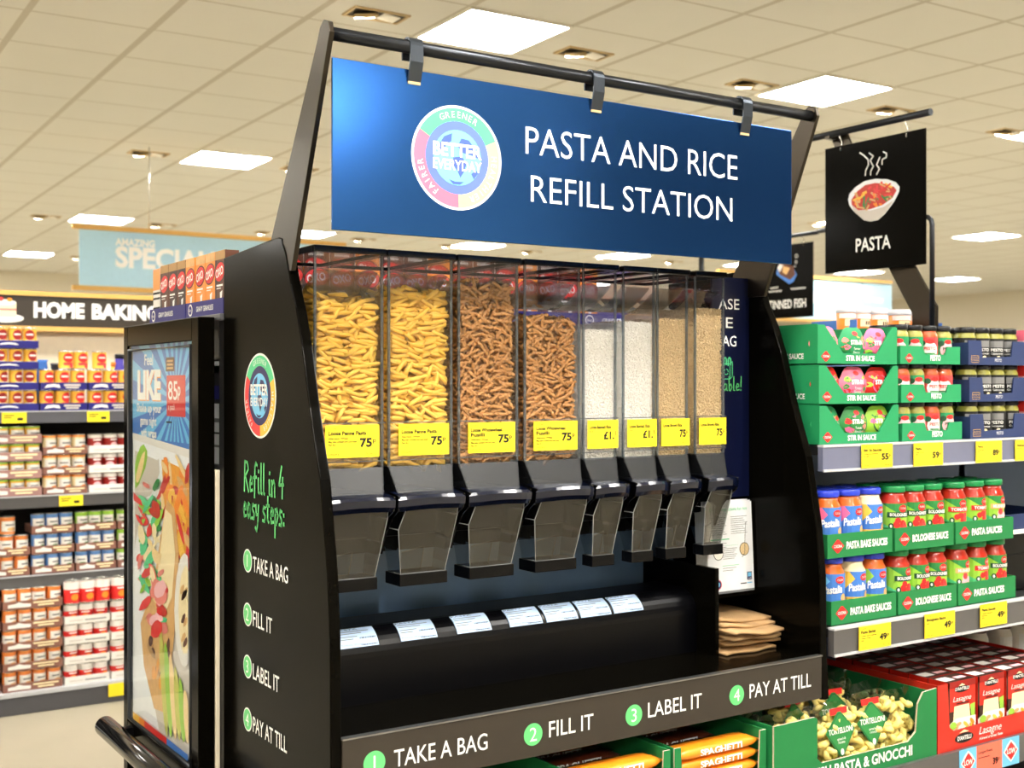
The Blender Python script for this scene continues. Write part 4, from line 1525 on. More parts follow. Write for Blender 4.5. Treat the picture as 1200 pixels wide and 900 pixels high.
for r in range(3):
    z = UZ + .1005 * r
    x0 = 2.559 - .004 * r
    h, lo_ = .047, .030
    cut = [(0, 0), (PW, 0), (PW, h), (PW - .052, h), (PW - .062, h * .55), (.098, h * .55), (.088, h), (0, h)]
    b = notch_box('pesto_tray', (x0, 2.068, z), PW, .2, .03, cut, 'card_bright', 'green card tray of pesto jars, %s of its stack' % lvl[r], 'tray', 'green pesto trays', side_h=.045)
    sf = Plane((0, 0, 0), *FRONT)
    pr = MB()
    red_mark(pr, sf, .034, .015, .016, .0115)
    pr.text(sf, 'PESTO', .118, .0095, .0135, 'white_print', .042, bold=.03)
    pr.build('print', b)
    for row in range(2):
        for k in range(4):
            kd = (pes_rows[2 - r][k] if row == 0 else 'g')
            x = x0 + .0335 + .0587 * k
            y = 2.105 + .0595 * row
            nm = {'g': 'green', 'gg': 'green', 'r': 'red'}[kd]
            lab = '%s pesto jar in %s green tray, %s from the stir in box%s' % (nm, lvl[r], ORD[k], '' if row == 0 else ', back row')
            mk = lambda loc, lb, grp, rz, kd=kd: jar(loc, .0282, .0985, 'pesto_red' if kd == 'r' else 'pesto_green', 'lid_black',
                                                     lambda a, c, q, w: pesto_label(a, c, q, w, 'em_red' if kd == 'r' else 'card_bright'), lb, 'jar', grp, rz, .84, .014)
            copy_jar('p' + kd[0], mk, (x, y, z + .0045), lab, 'pesto jars in green trays', -.45 + rr.uniform(-.3, .35))
def black_label(lb, cy, r, h):
    lb.rect(cy, -r * 2.6, r * 2.6, h * .05, h * .62, 'black_print', .0006)
    lb.rect(cy, -r * .7, r * .7, h * .40, h * .56, 'grey_print', .001)
    lb.text(cy, 'PESTO', 0, h * .30, h * .07, 'white_print', r * 1.2, 'c', .0014, .02)
    lb.text(cy, 'Genovese', 0, h * .22, h * .05, 'white_print', r * 1.2, 'c', .0014)
    lb.oval(cy, r * .1, h * .14, r * .2, h * .05, 'cream_print', .0014, 8)
for r in range(3):
    z = UZ + .1005 * r
    w, h = .258, .066
    x0 = 2.830 + .004 * (2 - r)
    cut = [(0, 0), (w, 0), (w, h), (w - .06, h), (w - .068, h * .36), (.062, h * .30), (.055, h), (0, h)]
    b = notch_box('black_label_box', (x0, 2.068, z), w, .2, .05, cut, 'card_navy', 'navy card box of black label pesto jars, %s of its stack' % lvl[r], 'card box', 'navy pesto boxes', side_h=.06)
    sf = Plane((0, 0, 0), *FRONT)
    pr = MB()
    for q in range(4):
        pr.rect(sf, .012, .044, .006 + q * .006, .0068 + q * .006, 'em_yellow')
    pr.rect(sf, .012, .0128, .006, .025, 'em_yellow')
    pr.rect(sf, .0432, .044, .006, .025, 'em_yellow')
    pr.text(sf, 'PESTO', w / 2, .009, .008, 'white_print', .03, 'c')
    pr.build('print', b)
    for row in range(2):
        for k in range(4):
            mk = lambda loc, lb, grp, rz: jar(loc, .0285, .0985, 'pesto_green', 'lid_black', black_label, lb, 'jar', grp, rz, .86, .015)
            copy_jar('k', mk, (x0 + .036 + .062 * k, 2.106 + .06 * row, z + .0045), 'black label pesto jar in %s navy box, %s from green trays%s' % (lvl[r], ORD[k], '' if row == 0 else ', back row'), 'black label pesto jars', -.45 + rr.uniform(-.25, .25))
for r in range(3):
    plain_carton('houmous_carton', (3.096, 2.068, UZ + .1005 * r), (.2, .2, .1), 'em_pink' if r == 2 else 'red_print', [(.3, .7, 'pale_pink'), (0, .12, 'card_white')],
                 'pink and red carton next to the navy pesto boxes, %s of its stack' % lvl[r], 'carton', 'pink cartons')

# ------------------------------------------------------------------ right bay, middle shelf: trays of sauce jars
MZ = .9145
def bake_label(lb, cy, r, h, tri, strip):
    lb.rect(cy, -r * 2.7, r * 2.7, h * .06, h * .66, 'blue_print', .0006)
    lb.poly(cy, [(-r * 1.5, h * .66), (-r * 1.5, h * .28), (-r * .1, h * .56), (-r * .5, h * .66)], tri, .001)
    lb.rect(cy, -r * 2.7, -r * 1.35, h * .10, h * .58, 'card_white', .001)
    for q in range(6):
        lb.rect(cy, -r * 2.2, -r * 1.5, h * (.14 + .07 * q), h * (.165 + .07 * q), 'black_print', .0014)
    lb.oval(cy, r * .62, h * .58, r * .36, h * .05, 'red_print', .0014, 14)
    lb.text(cy, 'CUCINA', r * .62, h * .565, h * .03, 'white_print', r * .5, 'c', .0018)
    lb.text(cy, 'Pastalia', r * .12, h * .40, h * .10, 'white_print', r * 1.3, 'c', .0018, .03, .2, .08)
    lb.rect(cy, -r * 1.35, r * 2.7, h * .26, h * .31, strip, .0012)
    lb.oval(cy, r * .9, h * .33, r * .25, h * .06, 'tan_print', .0014, 10)
    lb.oval(cy, r * .1, h * .2, r * .16, h * .04, 'dark_green_print', .0014, 10)
def bol_label(lb, cy, r, h, kind):
    lb.rect(cy, -r * 2.7, r * 2.7, h * .06, h * .64, 'lime_print', .0006)
    lb.poly(cy, [(-r * .9, h * .64), (r * .5, h * .47), (r * 1.5, h * .56), (r * 1.5, h * .64)], 'leaf_print', .001)
    lb.poly(cy, [(-r * 1.3, h * .4), (-r * .3, h * .3), (-r * .9, h * .1), (-r * 1.3, h * .1)], 'em_green', .001)
    lb.rect(cy, -r * 2.7, -r * 1.35, h * .10, h * .58, 'card_white', .001)
    lb.oval(cy, r * .62, h * .57, r * .34, h * .055, 'red_print', .0014, 14)
    lb.text(cy, 'CUCINA', r * .62, h * .56, h * .028, 'white_print', r * .48, 'c', .0018)
    bar, t = {'b': ('dark_green_print', 'BOLOGNESE'), 't': ('red_print', 'TOMATO'), 'm': ('tan_print', 'MUSHROOM')}[kind]
    lb.rect(cy, -r * .5, r * 1.15, h * .445, h * .52, bar, .0022)
    lb.text(cy, t, r * .33, h * .463, h * .042, 'white_print', r * 1.3, 'c', .003, .03)
    q = random.Random(len(t))
    for j in range(7):
        lb.oval(cy, r * q.uniform(.1, 1.0), h * q.uniform(.28, .42), r * .22, h * .045, {'b': 'red_print', 't': 'red_print', 'm': 'pale_pink'}[kind] if j % 3 else 'em_red', .0012 + j * .0001, 9)
    lb.oval(cy, -r * .25, h * .32, r * .18, h * .045, 'dark_green_print', .0022, 10)
    lb.oval(cy, -r * .25, h * .32, r * .08, h * .025, 'white_print', .0026, 8)
mk = {}
for c, (sauce, tri) in {'m': ('orange_sauce', 'pink_print'), 'y': ('cream_sauce', 'em_yellow'), 'u': ('orange_sauce', 'sky_print'), 'g': ('orange_sauce', 'lime_print')}.items():
    mk[c] = lambda loc, lb, grp, rz, sauce=sauce, tri=tri: jar(loc, .0365, .158, sauce, 'lid_blue', lambda a, cy, q, w: bake_label(a, cy, q, w, tri, 'em_yellow' if tri == 'em_yellow' else ('lime_print' if tri == 'lime_print' else 'blue_print')), lb, 'jar', grp, rz, .80)
for c in 'btw':
    kd = {'b': 'b', 't': 't', 'w': 'm'}[c]
    mk[c] = lambda loc, lb, grp, rz, kd=kd: jar(loc, .0365, .158, 'tomato_sauce', 'lid_green', lambda a, cy, q, w: bol_label(a, cy, q, w, kd), lb, 'jar', grp, rz, .80)
NM = {'m': 'orange pasta bake jar, pink flash', 'y': 'creamy pasta bake jar, yellow flash', 'u': 'orange pasta bake jar, blue flash', 'g': 'orange pasta bake jar, green flash',
      'b': 'red bolognese jar with green lid', 't': 'red tomato sauce jar with green lid', 'w': 'red mushroom sauce jar with green lid'}
TR = [('PASTA BAKE SAUCES', 2.252, .236, 'blue-lidded', ['uyg', 'mmy'], 'pasta bake'), ('BOLOGNESE SAUCE', 2.496, .232, 'bolognese', ['bbb', 'bbb'], 'bolognese'), ('PASTA SAUCES', 2.735, .248, 'mixed pasta sauce', ['wtb', 'ttw'], 'pasta sauces')]
for ti, (txt, x0, w, ds, rows, short) in enumerate(TR):
    for r in range(2):
        z = MZ + .163 * r
        dx = 0 if r == 0 else -.014 + .002 * ti
        h = .058
        cut = [(0, 0), (w, 0), (w, h), (0, h)]
        b = notch_box('sauce_tray', (x0 + dx, 2.030, z), w, .26, .03, cut, 'card_green', 'green %s tray, %s layer on the middle shelf' % (short, ['lower', 'upper'][r]), 'tray', 'green sauce trays on the middle shelf', .003, side_h=h)
        sf = Plane((0, 0, 0), *FRONT)
        pr = MB()
        red_mark(pr, sf, .036, .028, .022, .0165)
        tw_ = {0: .15, 1: .142, 2: .13}[ti]
        pr.text(sf, txt, .066, .020, .0165, 'white_print', tw_, bold=.04)
        pr.build('print', b)
        if ti == 2 and r == 0:
            pass
        for row in range(2):
            for k in range(3):
                c = rows[r][k] if row == 0 else rows[r][1]
                x = x0 + dx + .042 + (w - .084) / 2 * k
                y = 2.074 + .077 * row
                lab = '%s, %s %s tray, %s from station%s' % (NM[c], ['lower', 'upper'][r], short, ORD[k], '' if row == 0 else ', back row')
                rz = -.5 + rr.uniform(-.2, .18)
                copy_jar('s' + c, mk[c], (x, y, z + .0035), lab, 'sauce jars on the middle shelf', rz)
# dark crates past the sauce trays
for r in range(2):
    b = notch_box('navy_crate', (3.01, 2.10, MZ + .165 * r), .3, .26, .12 - .05 * r, [(0, 0), (.3, 0), (.3, .1 - .05 * r), (0, .1 - .05 * r)], 'card_navy' if r else 'black_plastic', 'dark crate %s, past the end of the green sauce trays' % ['standing on the middle shelf', 'on top of the black one'][r], 'crate', 'dark crates', side_h=.1 - .05 * r)
    if r == 0:
        MB().box(.004, .296, .004, .256, .1, .163, 'black_plastic').build('filling', b)
    else:
        MB().box(-.004, .2, -.003, 0, -.006, .006, 'card_white').build('edge_label', b)
tape = thing('roll', (3.07, 2.19, MZ + .17), 'pale curved band standing in the navy crate', 'roll')
mb = MB()
mb.lathe([(.05, -.02), (.056, -.02), (.056, .02), (.05, .02), (.05, -.02)], n=28, m='card_inner')
q = mb.build('band', tape); q.rotation_euler = (PI / 2, 0, 0); q.location = (0, 0, .056)

# ------------------------------------------------------------------ lower shelf
LZ = .5665
def spaghetti_pack(loc, label, grp, m_='pack_orange'):
    t = thing('spaghetti_pack', loc, label, 'pasta pack', grp)
    L, D, H = .252, .062, .0265
    V, F = [], []
    nx, n = 14, 12
    for i in range(nx + 1):
        s = i / nx * 2 - 1
        pinch = (1 - abs(s) ** 8 * .75)
        for j in range(n):
            w = 2 * PI * j / n
            cx_, cz_ = math.cos(w), math.sin(w)
            V.append((s * L / 2, D / 2 * math.copysign(abs(cx_) ** .7, cx_) * (1 - abs(s) ** 10 * .2), H / 2 + H / 2 * math.copysign(abs(cz_) ** .7, cz_) * pinch))
    for i in range(nx):
        for j in range(n):
            j2 = (j + 1) % n
            F.append((i * n + j, i * n + j2, (i + 1) * n + j2, (i + 1) * n + j))
    F += [tuple(range(n)), tuple(nx * n + j for j in reversed(range(n)))]
    mb = MB()
    mb.raw(V, F, m_, True)
    mb.build('pack', t)
    f = lambda a, b, off=0: Vector((a, -(D / 2 * max(0, 1 - (abs(b) / (H / 2)) ** (2 / .7)) ** .35 + off), H / 2 + b))
    pr = MB()
    S = Warp(f)
    pr.text(S, 'SPAGHETTI', 0.008, -.0055, .0125, 'white_print', .125, 'c', .002, .03)
    pr.build('lettering', t, fix=False)
    MB().box(L / 2 - .004, L / 2 + .008, -D * .38, D * .38, H / 2 - .001, H / 2 + .001, m_).build('seal', t)
    MB().box(-L / 2 - .008, -L / 2 + .004, -D * .38, D * .38, H / 2 - .001, H / 2 + .001, m_).build('seal', t)
    return t
pk = None
for ti, x0 in enumerate((1.716, 1.432)):
    w, h = .272, .15
    b = notch_box('spaghetti_tray', (x0, 1.985, LZ), w, .34, h, [(0, 0), (w, 0), (w, h), (w - .018, h), (w - .024, .04), (.024, .04), (.018, h), (0, h)], 'card_green',
                  'green card tray of spaghetti under the ledge, %s' % ['next to the fresh pasta box', 'second from the fresh pasta box'][ti], 'tray', 'green spaghetti trays', .004, back=.12, inner='card_inner')
    for row in range(4):
        for k in range(5 if row == 0 else 4):
            lab = 'orange spaghetti pack, %s up in the front of the %s green tray%s' % (ORD[k], ['first', 'second'][ti], '') if row == 0 else \
                  'spaghetti pack coloured as shaded, %s up in back row %s of %s spaghetti tray' % (ORD[k], ['one', 'two', 'three'][row - 1], ['first', 'second'][ti])
            loc = (x0 + w / 2 + (.001 if k % 2 else -.001), 2.024 + .074 * row + (.002 if k % 2 else 0), LZ + .0045 + .0268 * k)
            key = 'front' if row == 0 else 'back'
            kk = ('spag', key)
            if kk not in protoj:
                protoj[kk] = spaghetti_pack(loc, lab, 'spaghetti packs', 'pack_orange' if row == 0 else 'pack_orange_shaded')
            else:
                dup(protoj[kk], loc, lab, 'spaghetti packs')

# fresh pasta box with a window and bags of tortelloni
gx0, gx1 = 1.996, 2.566
GW, GH = gx1 - gx0, .168
gcut = [(0, 0), (GW, 0), (GW, GH), (GW - .052, GH - .004), (GW - .072, GH - .03), (GW - .08, .07), (GW - .11, .05), (.155, .05), (.14, .062), (.14, .155), (.132, .160), (0, .158)]
gb = notch_box('fresh_pasta_box', (gx0, 1.968, LZ), GW, .40, GH, gcut, 'card_green', 'large green fresh pasta and gnocchi box with cut window, on the lower shelf', 'card box', None, .005, back=.14, inner='card_inner', side_h=.157)
pr = MB()
sf = Plane((0, 0, 0), *FRONT)
pr.text(sf, 'FRESH PASTA & GNOCCHI', .10, .0165, .0235, 'white_print', .375, bold=.03)
pr.build('print', gb)
def tort_shape(mb, c, s, m_, q):
    """one folded ring of pasta: a thick bent tube with a flap"""
    M = Matrix.Rotation(q.uniform(0, 6), 3, 'Z') @ Matrix.Rotation(q.uniform(0, 6), 3, 'X')
    P = [Vector(c) + M @ Vector((s * math.cos(w), s * math.sin(w), 0)) for w in [5.2 * i / 7 for i in range(8)]]
    mb.tube(P, [s * k for k in (.3, .5, .62, .7, .7, .62, .5, .3)], m_, 6)
    a, b = M @ Vector((s * .7, 0, s * .6)), M @ Vector((-s * .7, 0, s * .6))
    mb.face([P[0], P[3] + a * .2, Vector(c) + a * 1.1 + M @ Vector((0, s * 1.2, 0)), P[6] + a * .3], m_, True)
def pasta_bag(loc, tilt, rz, label, withlabel, seed, m_='tortelloni'):
    t = thing('pasta_bag', loc, label, 'pasta bag', 'bags of fresh pasta')
    t.rotation_euler = (tilt, 0, rz)
    q = random.Random(seed)
    w, h, d = .125, .165, .042
    V, F = [], []
    nx, nz = 8, 9
    for s in (-1, 1):
        for j in range(nz + 1):
            for i in range(nx + 1):
                a, b = i / nx * 2 - 1, j / nz
                bul = (1 - abs(a) ** 3) * max(0, math.sin(PI * min(1, b * 1.02 + .02))) ** .6
                V.append((a * w / 2 + q.uniform(-.001, .001), s * d / 2 * bul + .006 * math.sin(a * 5 + b * 7 + seed) * (b > .8), b * h))
    for s in (0, 1):
        o_ = s * (nx + 1) * (nz + 1)
        for j in range(nz):
            for i in range(nx):
                k = o_ + j * (nx + 1) + i
                F.append((k, k + 1, k + nx + 2, k + nx + 1))
    mb = MB()
    mb.raw(V, F, 'film', True)
    mb.build('film', t, fix=False)
    mb = MB()
    for k in range(46):
        a, b = q.uniform(-.86, .86), q.uniform(.07, .82)
        y = q.uniform(-.62, .62) * d / 2 * (1 - abs(a) ** 3)
        tort_shape(mb, (a * w / 2 * .9, y, b * h), q.uniform(.011, .0135), m_, q)
    o = mb.build('filling', t, fix=False)
    o['kind'] = 'stuff'
    o['label'] = 'folded yellow pasta rings' if m_ == 'tortelloni' else 'dark green pasta rings'
    if withlabel:
        pr = MB()
        sf = Plane((0, -d / 2 - .004, 0), *FRONT)
        D_ = .052
        c = h * .56
        pr.prism([sf.pt(x * D_, c + z * D_) for x, z in ((-1, .12), (-.1, 1), (.1, 1), (1, .12), (.12, -1), (-.12, -1))], (0, .0006, 0), 'leaf_print')
        pr.poly(sf, [(x * D_ * .94, c + z * D_ * .94) for x, z in ((-1, .12), (-.1, 1), (.1, 1), (1, .12), (.12, -1), (-.12, -1))], 'dark_green_print', .0004)
        pr.poly(sf, [(x * D_ * .90, c + z * D_ * .90) for x, z in ((-1, .12), (-.1, 1), (.1, 1), (1, .12), (.12, -1), (-.12, -1))], 'leaf_print', .0008)
        pr.text(sf, 'TORTELLONI', 0, c + .002, .0125, 'white_print', .086, 'c', .0014, .02)
        pr.text(sf, 'spinach &', 0, c - .014, .006, 'white_print', .03, 'c', .0014)
        pr.text(sf, 'ricotta', 0, c - .022, .006, 'white_print', .024, 'c', .0014)
        pr.oval(sf, 0, c - .042, .006, .008, 'card_white', .0014, 10)
        pr.build('label', t, fix=False)
        MB().box(-.03, .03, -d / 2 - .003, -d / 2 - .001, h * .84, h * .93, 'red_print').build('red_flash', t)
    return t
bags = [((2.235, 2.002, LZ + .006), -.10, .03, 'tortelloni bag with green diamond label in the window, nearer the refill station', True),
        ((2.355, 2.006, LZ + .010), -.12, -.03, 'tortelloni bag with green diamond label in the window, in the middle', True),
        ((2.462, 2.006, LZ + .006), -.06, .02, 'unlabelled looking bag of yellow pasta at the window edge by the lasagne', False),
        ((2.10, 2.006, LZ + .006), -.05, .0, 'bag of yellow pasta behind the solid front corner of the green box', False),
        ((2.18, 2.090, LZ + .012), -.15, .1, 'bag of yellow pasta in the second row below the black side panel', True),
        ((2.33, 2.098, LZ + .016), -.15, -.1, 'bag of yellow pasta in the second row, middle of the green box', True),
        ((2.47, 2.095, LZ + .006), -.1, .05, 'bag of dark green pasta in the second row by the lasagne', False),
        ((2.30, 2.19, LZ + .018), -.1, .05, 'bag of yellow pasta in the third row of the green box', False),
        ((2.45, 2.19, LZ + .012), -.1, .0, 'bag of dark green pasta in the third row of the green box', False),
        ((2.08, 2.10, LZ + .004), -.1, .0, 'bag of dark pasta at the back corner below the ledge end', False)]
for i, (loc, ti, rz, lab, wl_) in enumerate(bags):
    pasta_bag(loc, ti, rz, lab, wl_, 20 + i, 'gnocchi_green' if 'dark' in lab else 'tortelloni')

# lasagne tray
LW, LH = .56, .172
lx0 = 2.570
lcut = [(0, 0), (LW, 0), (LW, LH), (LW - .02, LH), (LW - .03, .06), (.065, .048), (.047, .06), (.040, LH), (0, LH)]
lb_ = notch_box('lasagne_tray', (lx0, 1.968, LZ), LW, .42, LH, lcut, 'card_red', 'red card tray of lasagne boxes with wide cut front on the lower shelf', 'tray', None, .004, back=.12, inner='card_dkred')
pr = MB()
pr.oval(sf, .105, .026, .038, .013, 'dark_brown', .0006, 18)
pr.oval(sf, .105, .026, .035, .0105, 'black_print', .001, 18)
pr.text(sf, "D'ANTELLI", .105, .0215, .010, 'white_print', .056, 'c', .0014, .03)
pr.poly(sf, [(.085, .040), (.105, .047), (.125, .040)], 'cream_print', .0008)
pr.text(sf, 'Lasagne', .165, .024, .019, 'white_print', .095, 'l', .001, .0, .35)
pr.text(sf, 'A brand of Great Taste', .165, .010, .006, 'white_print', .10, 'l', .001, .02, .3)
pr.text(sf, 'Lasagne', .40, .026, .019, 'white_print', .095, 'l', .001, .0, .35)
pr.build('print', lb_)
def lasagne_box(loc, label):
    t = thing('lasagne_box', loc, label, 'carton', 'lasagne boxes in the red tray')
    w, d, h = .112, .058, .166
    mb = MB().box(0, w, 0, d, 0, h, 'card_red')
    fr = Plane((0, 0, 0), *FRONT)
    mb.rect(fr, 0, w * .06, 0, h, 'dark_brown', .0004)
    mb.rect(fr, 0, w, h * .9, h, 'card_dkred', .0004)
    mb.rect(fr, 0, w, 0, h * .54, 'dark_brown', .0004)
    mb.oval(fr, w * .5, h * .87, w * .26, h * .05, 'black_print', .0008, 16)
    mb.text(fr, "D'ANTELLI", w * .5, h * .855, h * .045, 'white_print', w * .5, 'c', .0014, .02)
    mb.poly(fr, [(w * .38, h * .92), (w * .5, h * .955), (w * .62, h * .92)], 'cream_print', .001)
    mb.text(fr, 'Lasagne', w * .5, h * .69, h * .075, 'white_print', w * .66, 'c', .0014, .0, .3)
    mb.rect(fr, w * .3, w * .75, h * .645, h * .66, 'black_print', .001)
    mb.poly(fr, [(w * .22, h * .62), (w * .76, h * .62), (w * .80, h * .42), (w * .18, h * .36)], 'cream_print', .0008)
    mb.poly(fr, [(w * .8, h * .60), (w * .97, h * .62), (w * .97, h * .40), (w * .84, h * .40)], 'lime_print', .0008)
    mb.poly(fr, [(0, h * .34), (w * .3, h * .43), (w, h * .42), (w, 0), (0, 0)], 'card_white', .0009)
    q = random.Random(4)
    for k in range(16):
        mb.oval(fr, w * q.uniform(.12, .92), h * q.uniform(.12, .39), w * .1, h * .03, ['card_red', 'em_yellow', 'lime_print', 'tan_print', 'brown_print', 'orange_print'][k % 6], .0012 + .0001 * k, 9, q.uniform(0, 3))
    mb.oval(fr, w * .16, h * .33, w * .12, h * .06, 'lime_print', .0032, 10)
    tp = Plane((0, 0, h), (1, 0, 0), (0, 1, 0))
    mb.rect(tp, 0, w, 0, d, 'dark_brown', .0003)
    mb.rect(tp, w * .04, w * .42, d * .2, d * .75, 'card_white', .0006)
    mb.rect(tp, w * .55, w * .9, d * .3, d * .6, 'pale_pink', .0006)
    mb.build('box', t, fix=False)
    return t
lp = None
for row in range(6):
    for k in range(4):
        loc = (lx0 + .052 + .1215 * k - .014 * 0, 1.977 + .0625 * row, LZ + .0045)
        lab = 'red lasagne box, %s along from the fresh pasta, %s row' % (ORD[k], 'front' if row == 0 else ORD[row])
        if lp is None:
            lp = lasagne_box(loc, lab)
        else:
            dup(lp, loc, lab)
for j, px in enumerate((1149, 1177, 1199)):
    x = kx(px) * 2.42
    t = thing('cream_jar', (x, 2.44, .5665), 'jar with brown lid and pale label behind the lasagne, %s from the refill station' % ORD[j], 'jar', 'pale label jars behind the lasagne')
    MB().lathe([(.036, 0), (.040, .006), (.040, .12), (.034, .135), (.034, .14)], n=20, m='card_white').build('jar', t)
    MB().lathe([(.037, .14), (.037, .158), (.033, .161)], n=20, m='lid_brown').build('lid', t)
    l = MB()
    cy = Cyl((0, 0, 0), .040)
    l.rect(cy, -.035, .035, .03, .115, 'paper_white', .0006)
    l.rect(cy, -.012, .004, .03, .055, 'blue_print', .001)
    l.build('label', t, fix=False)

# ================================================================== ADVERT BOARD at the end of the shelving
AX = .879
yc, yd = 2.600, 3.185
ab = thing('advert_board', (.898, (yc + yd) / 2, 0), 'tall black framed advert board with food poster at the end of the shelving', 'advert board')
zt, zb = 1.648, .585
mb = MB()
mb.box(AX, .9165, yc, yc + .045, .0, zt, 'black_panel')
mb.build('frame_post', ab, True, .002)
MB().box(AX, .9165, yd - .035, yd, .0, zt, 'black_panel').build('frame_post', ab, True, .002)
MB().box(AX, .9165, yc + .045, yd - .035, zt - .052, zt, 'black_panel').build('frame_top', ab, True, .002)
MB().box(AX, .9165, yc + .045, yd - .035, zb, .635, 'black_panel').build('frame_bottom', ab, True, .002)
MB().box(.90, .9165, yc + .045, yd - .035, .10, zb, 'black_panel').build('kick_panel', ab, True)
mb = MB()
Y0, Y1, Z0, Z1 = yc + .045, yd - .035, .635, zt - .052
for r_, q in ((0, .006),):
    mb.tube([(AX + .006, Y0 + .008, Z0 + .008), (AX + .006, Y1 - .008, Z0 + .008), (AX + .006, Y1 - .008, Z1 - .01), (AX + .006, Y0 + .008, Z1 - .01), (AX + .006, Y0 + .008, Z0 + .008)], .0085, 'rail_dark', 10)
mb.build('snap_bezel', ab, True)
PX_ = AX + .010
ps = MB().box(PX_, PX_ + .003, Y0, Y1, Z0, Z1, 'paper_white').build('poster', ab, True)
ps['label'] = 'printed food poster with a blue price panel'
sf = Plane((PX_, 0, 0), *SIDE)
def pp(*pts):
    return [(-p.y, p.z) for p in (on_x(x, y, PX_) for x, y in pts)]
pr = MB()
aL, aR = -Y1, -Y0
pr.poly(sf, [(aL, Z1), (aL, 1.362), (aR, 1.335), (aR, Z1)], 'blue_print', .0006)
c = pp((206, 470))[0]
for k in range(22):
    w = 2 * PI * k / 22
    P = [c, (c[0] + .6 * math.cos(w), c[1] + .6 * math.sin(w)), (c[0] + .6 * math.cos(w + .14), c[1] + .6 * math.sin(w + .14))]
    # keep each ray inside the blue panel
    Q = clip_x(P, aL, aR)
    Q = [(y, x) for x, y in clip_x([(y, x) for x, y in Q], 1.365, Z1)] if len(Q) > 2 else []
    if len(Q) > 2:
        pr.poly(sf, Q, 'sky_print', .0009)
pr.poly(sf, [(aL, 1.376), (aL, 1.360), (aR, 1.330), (aR, 1.350)], 'card_white', .0011)
def pbox(x0, y0, x1, y1, m_, off):
    a = pp((x0, y0), (x1, y1))
    pr.rect(sf, a[0][0], a[1][0], a[1][1], a[0][1], m_, off)
a = pp((162, 466), (189, 466), (162, 436))
pr.text(sf, 'LIKE', a[0][0] + .003, a[0][1] - .003, a[2][1] - a[0][1], 'orange_print', a[1][0] - a[0][0], 'l', .0014, .05)
pr.text(sf, 'LIKE', a[0][0], a[0][1], a[2][1] - a[0][1], 'white_print', a[1][0] - a[0][0], 'l', .0018, .05)
for i, (x0, x1, y) in enumerate(((161, 190, 482), (165, 184, 497), (166, 184, 511))):
    a = pp((x0, y), (x1, y))
    pr.text(sf, ['Shake up your', 'game night', 'with wraps'][i], a[0][0], a[0][1], .020, 'white_print', a[1][0] - a[0][0], 'l', .0016, .03)
pbox(196, 440, 218, 489, 'red_print', .0014)
pbox(195, 419, 205, 435, 'brown_print', .0014)
for k in range(3):
    pbox(196.5, 422 + 4.2 * k, 203.5, 424 + 4.2 * k, 'tan_print', .0018)
a = pp((198, 468), (209, 468), (198, 447))
pr.text(sf, '85', a[0][0], a[0][1], a[2][1] - a[0][1], 'white_print', a[1][0] - a[0][0], 'l', .002, .01)
pr.text(sf, 'p', a[1][0] + .003, a[0][1] + .010, .03, 'white_print', .018, 'l', .002, .02)
a = pp((198, 480), (206, 480))
pr.text(sf, 'a pack', a[0][0], a[0][1], .014, 'white_print', a[1][0] - a[0][0], 'l', .002)
pbox(195.5, 493.5, 202, 496, 'black_print', .0014)
pbox(195.5, 501, 208, 502.5, 'grey_print', .0014)
a = pp((170, 428), (180, 428))
pr.text(sf, 'Feel', a[0][0], a[0][1], .026, 'white_print', a[1][0] - a[0][0], 'l', .0016, .02)
# food picture
def blob(cx_, cy_, rx, ry, m_, off, rot=0, n=14, wob=.12, seed=0):
    q = random.Random(seed + int(cx_ * 7 + cy_))
    P = []
    for i in range(n):
        w = 2 * PI * i / n
        k = 1 + q.uniform(-wob, wob)
        x, y = rx * math.cos(w) * k, ry * math.sin(w) * k
        P.append((cx_ + x * math.cos(rot) - y * math.sin(rot), min(890, cy_ + x * math.sin(rot) + y * math.cos(rot))))
    P = [(min(223.2, max(158.6, x)), y) for x, y in P]
    pr.poly(sf, pp(*P), m_, off)
pr.poly(sf, pp((158.5, 528), (158.5, 640), (172, 560), (186, 540)), 'grey_shade', .0008)
blob(164, 546, 7, 26, 'lime_print', .0010, .25)
blob(165, 548, 3, 20, 'em_pale', .0012, .25)
blob(177, 562, 8, 24, 'grey_shade', .0010, .3)
pr.poly(sf, pp((190, 538), (223, 553), (223, 672), (205, 640), (193, 600)), 'fry_print', .0012)
q_ = random.Random(21)
for k in range(46):     # chips, cheese and peppers
    x, y = q_.uniform(191, 222), q_.uniform(545, 655)
    blob(x, y, q_.uniform(1.5, 4), q_.uniform(6, 20), q_.choice(['em_yellow', 'orange_print', 'fry_print', 'red_print', 'tan_print', 'card_red', 'em_pale']), .0014 + k * .00003, q_.uniform(-.6, .6), seed=k)
blob(205, 820, 24, 90, 'grey_shade', .0011, -.1, 20, .03)
pr.poly(sf, pp((197, 585), (206, 596), (211, 650), (208, 720), (200, 800), (194, 835), (182, 830), (170, 780), (166, 730), (180, 690), (188, 640)), 'tan_print', .0030)
pr.poly(sf, pp((195, 596), (203, 604), (207, 650), (203, 700), (194, 720), (184, 690), (190, 640)), 'cream_print', .0034)
for k in range(60):     # salad and tomato filling spilling from the wrap
    t_ = q_.random()
    x = 160 + 26 * q_.random() + 10 * t_
    y = 575 + 150 * t_ + q_.uniform(-14, 14)
    blob(x, y, q_.uniform(1.5, 5), q_.uniform(4, 13), q_.choice(['red_print', 'em_red', 'lime_print', 'em_green', 'cream_print', 'ham_print', 'em_pale', 'leaf_print', 'card_red']), .0036 + k * .00002, q_.uniform(-.9, .9), seed=k)
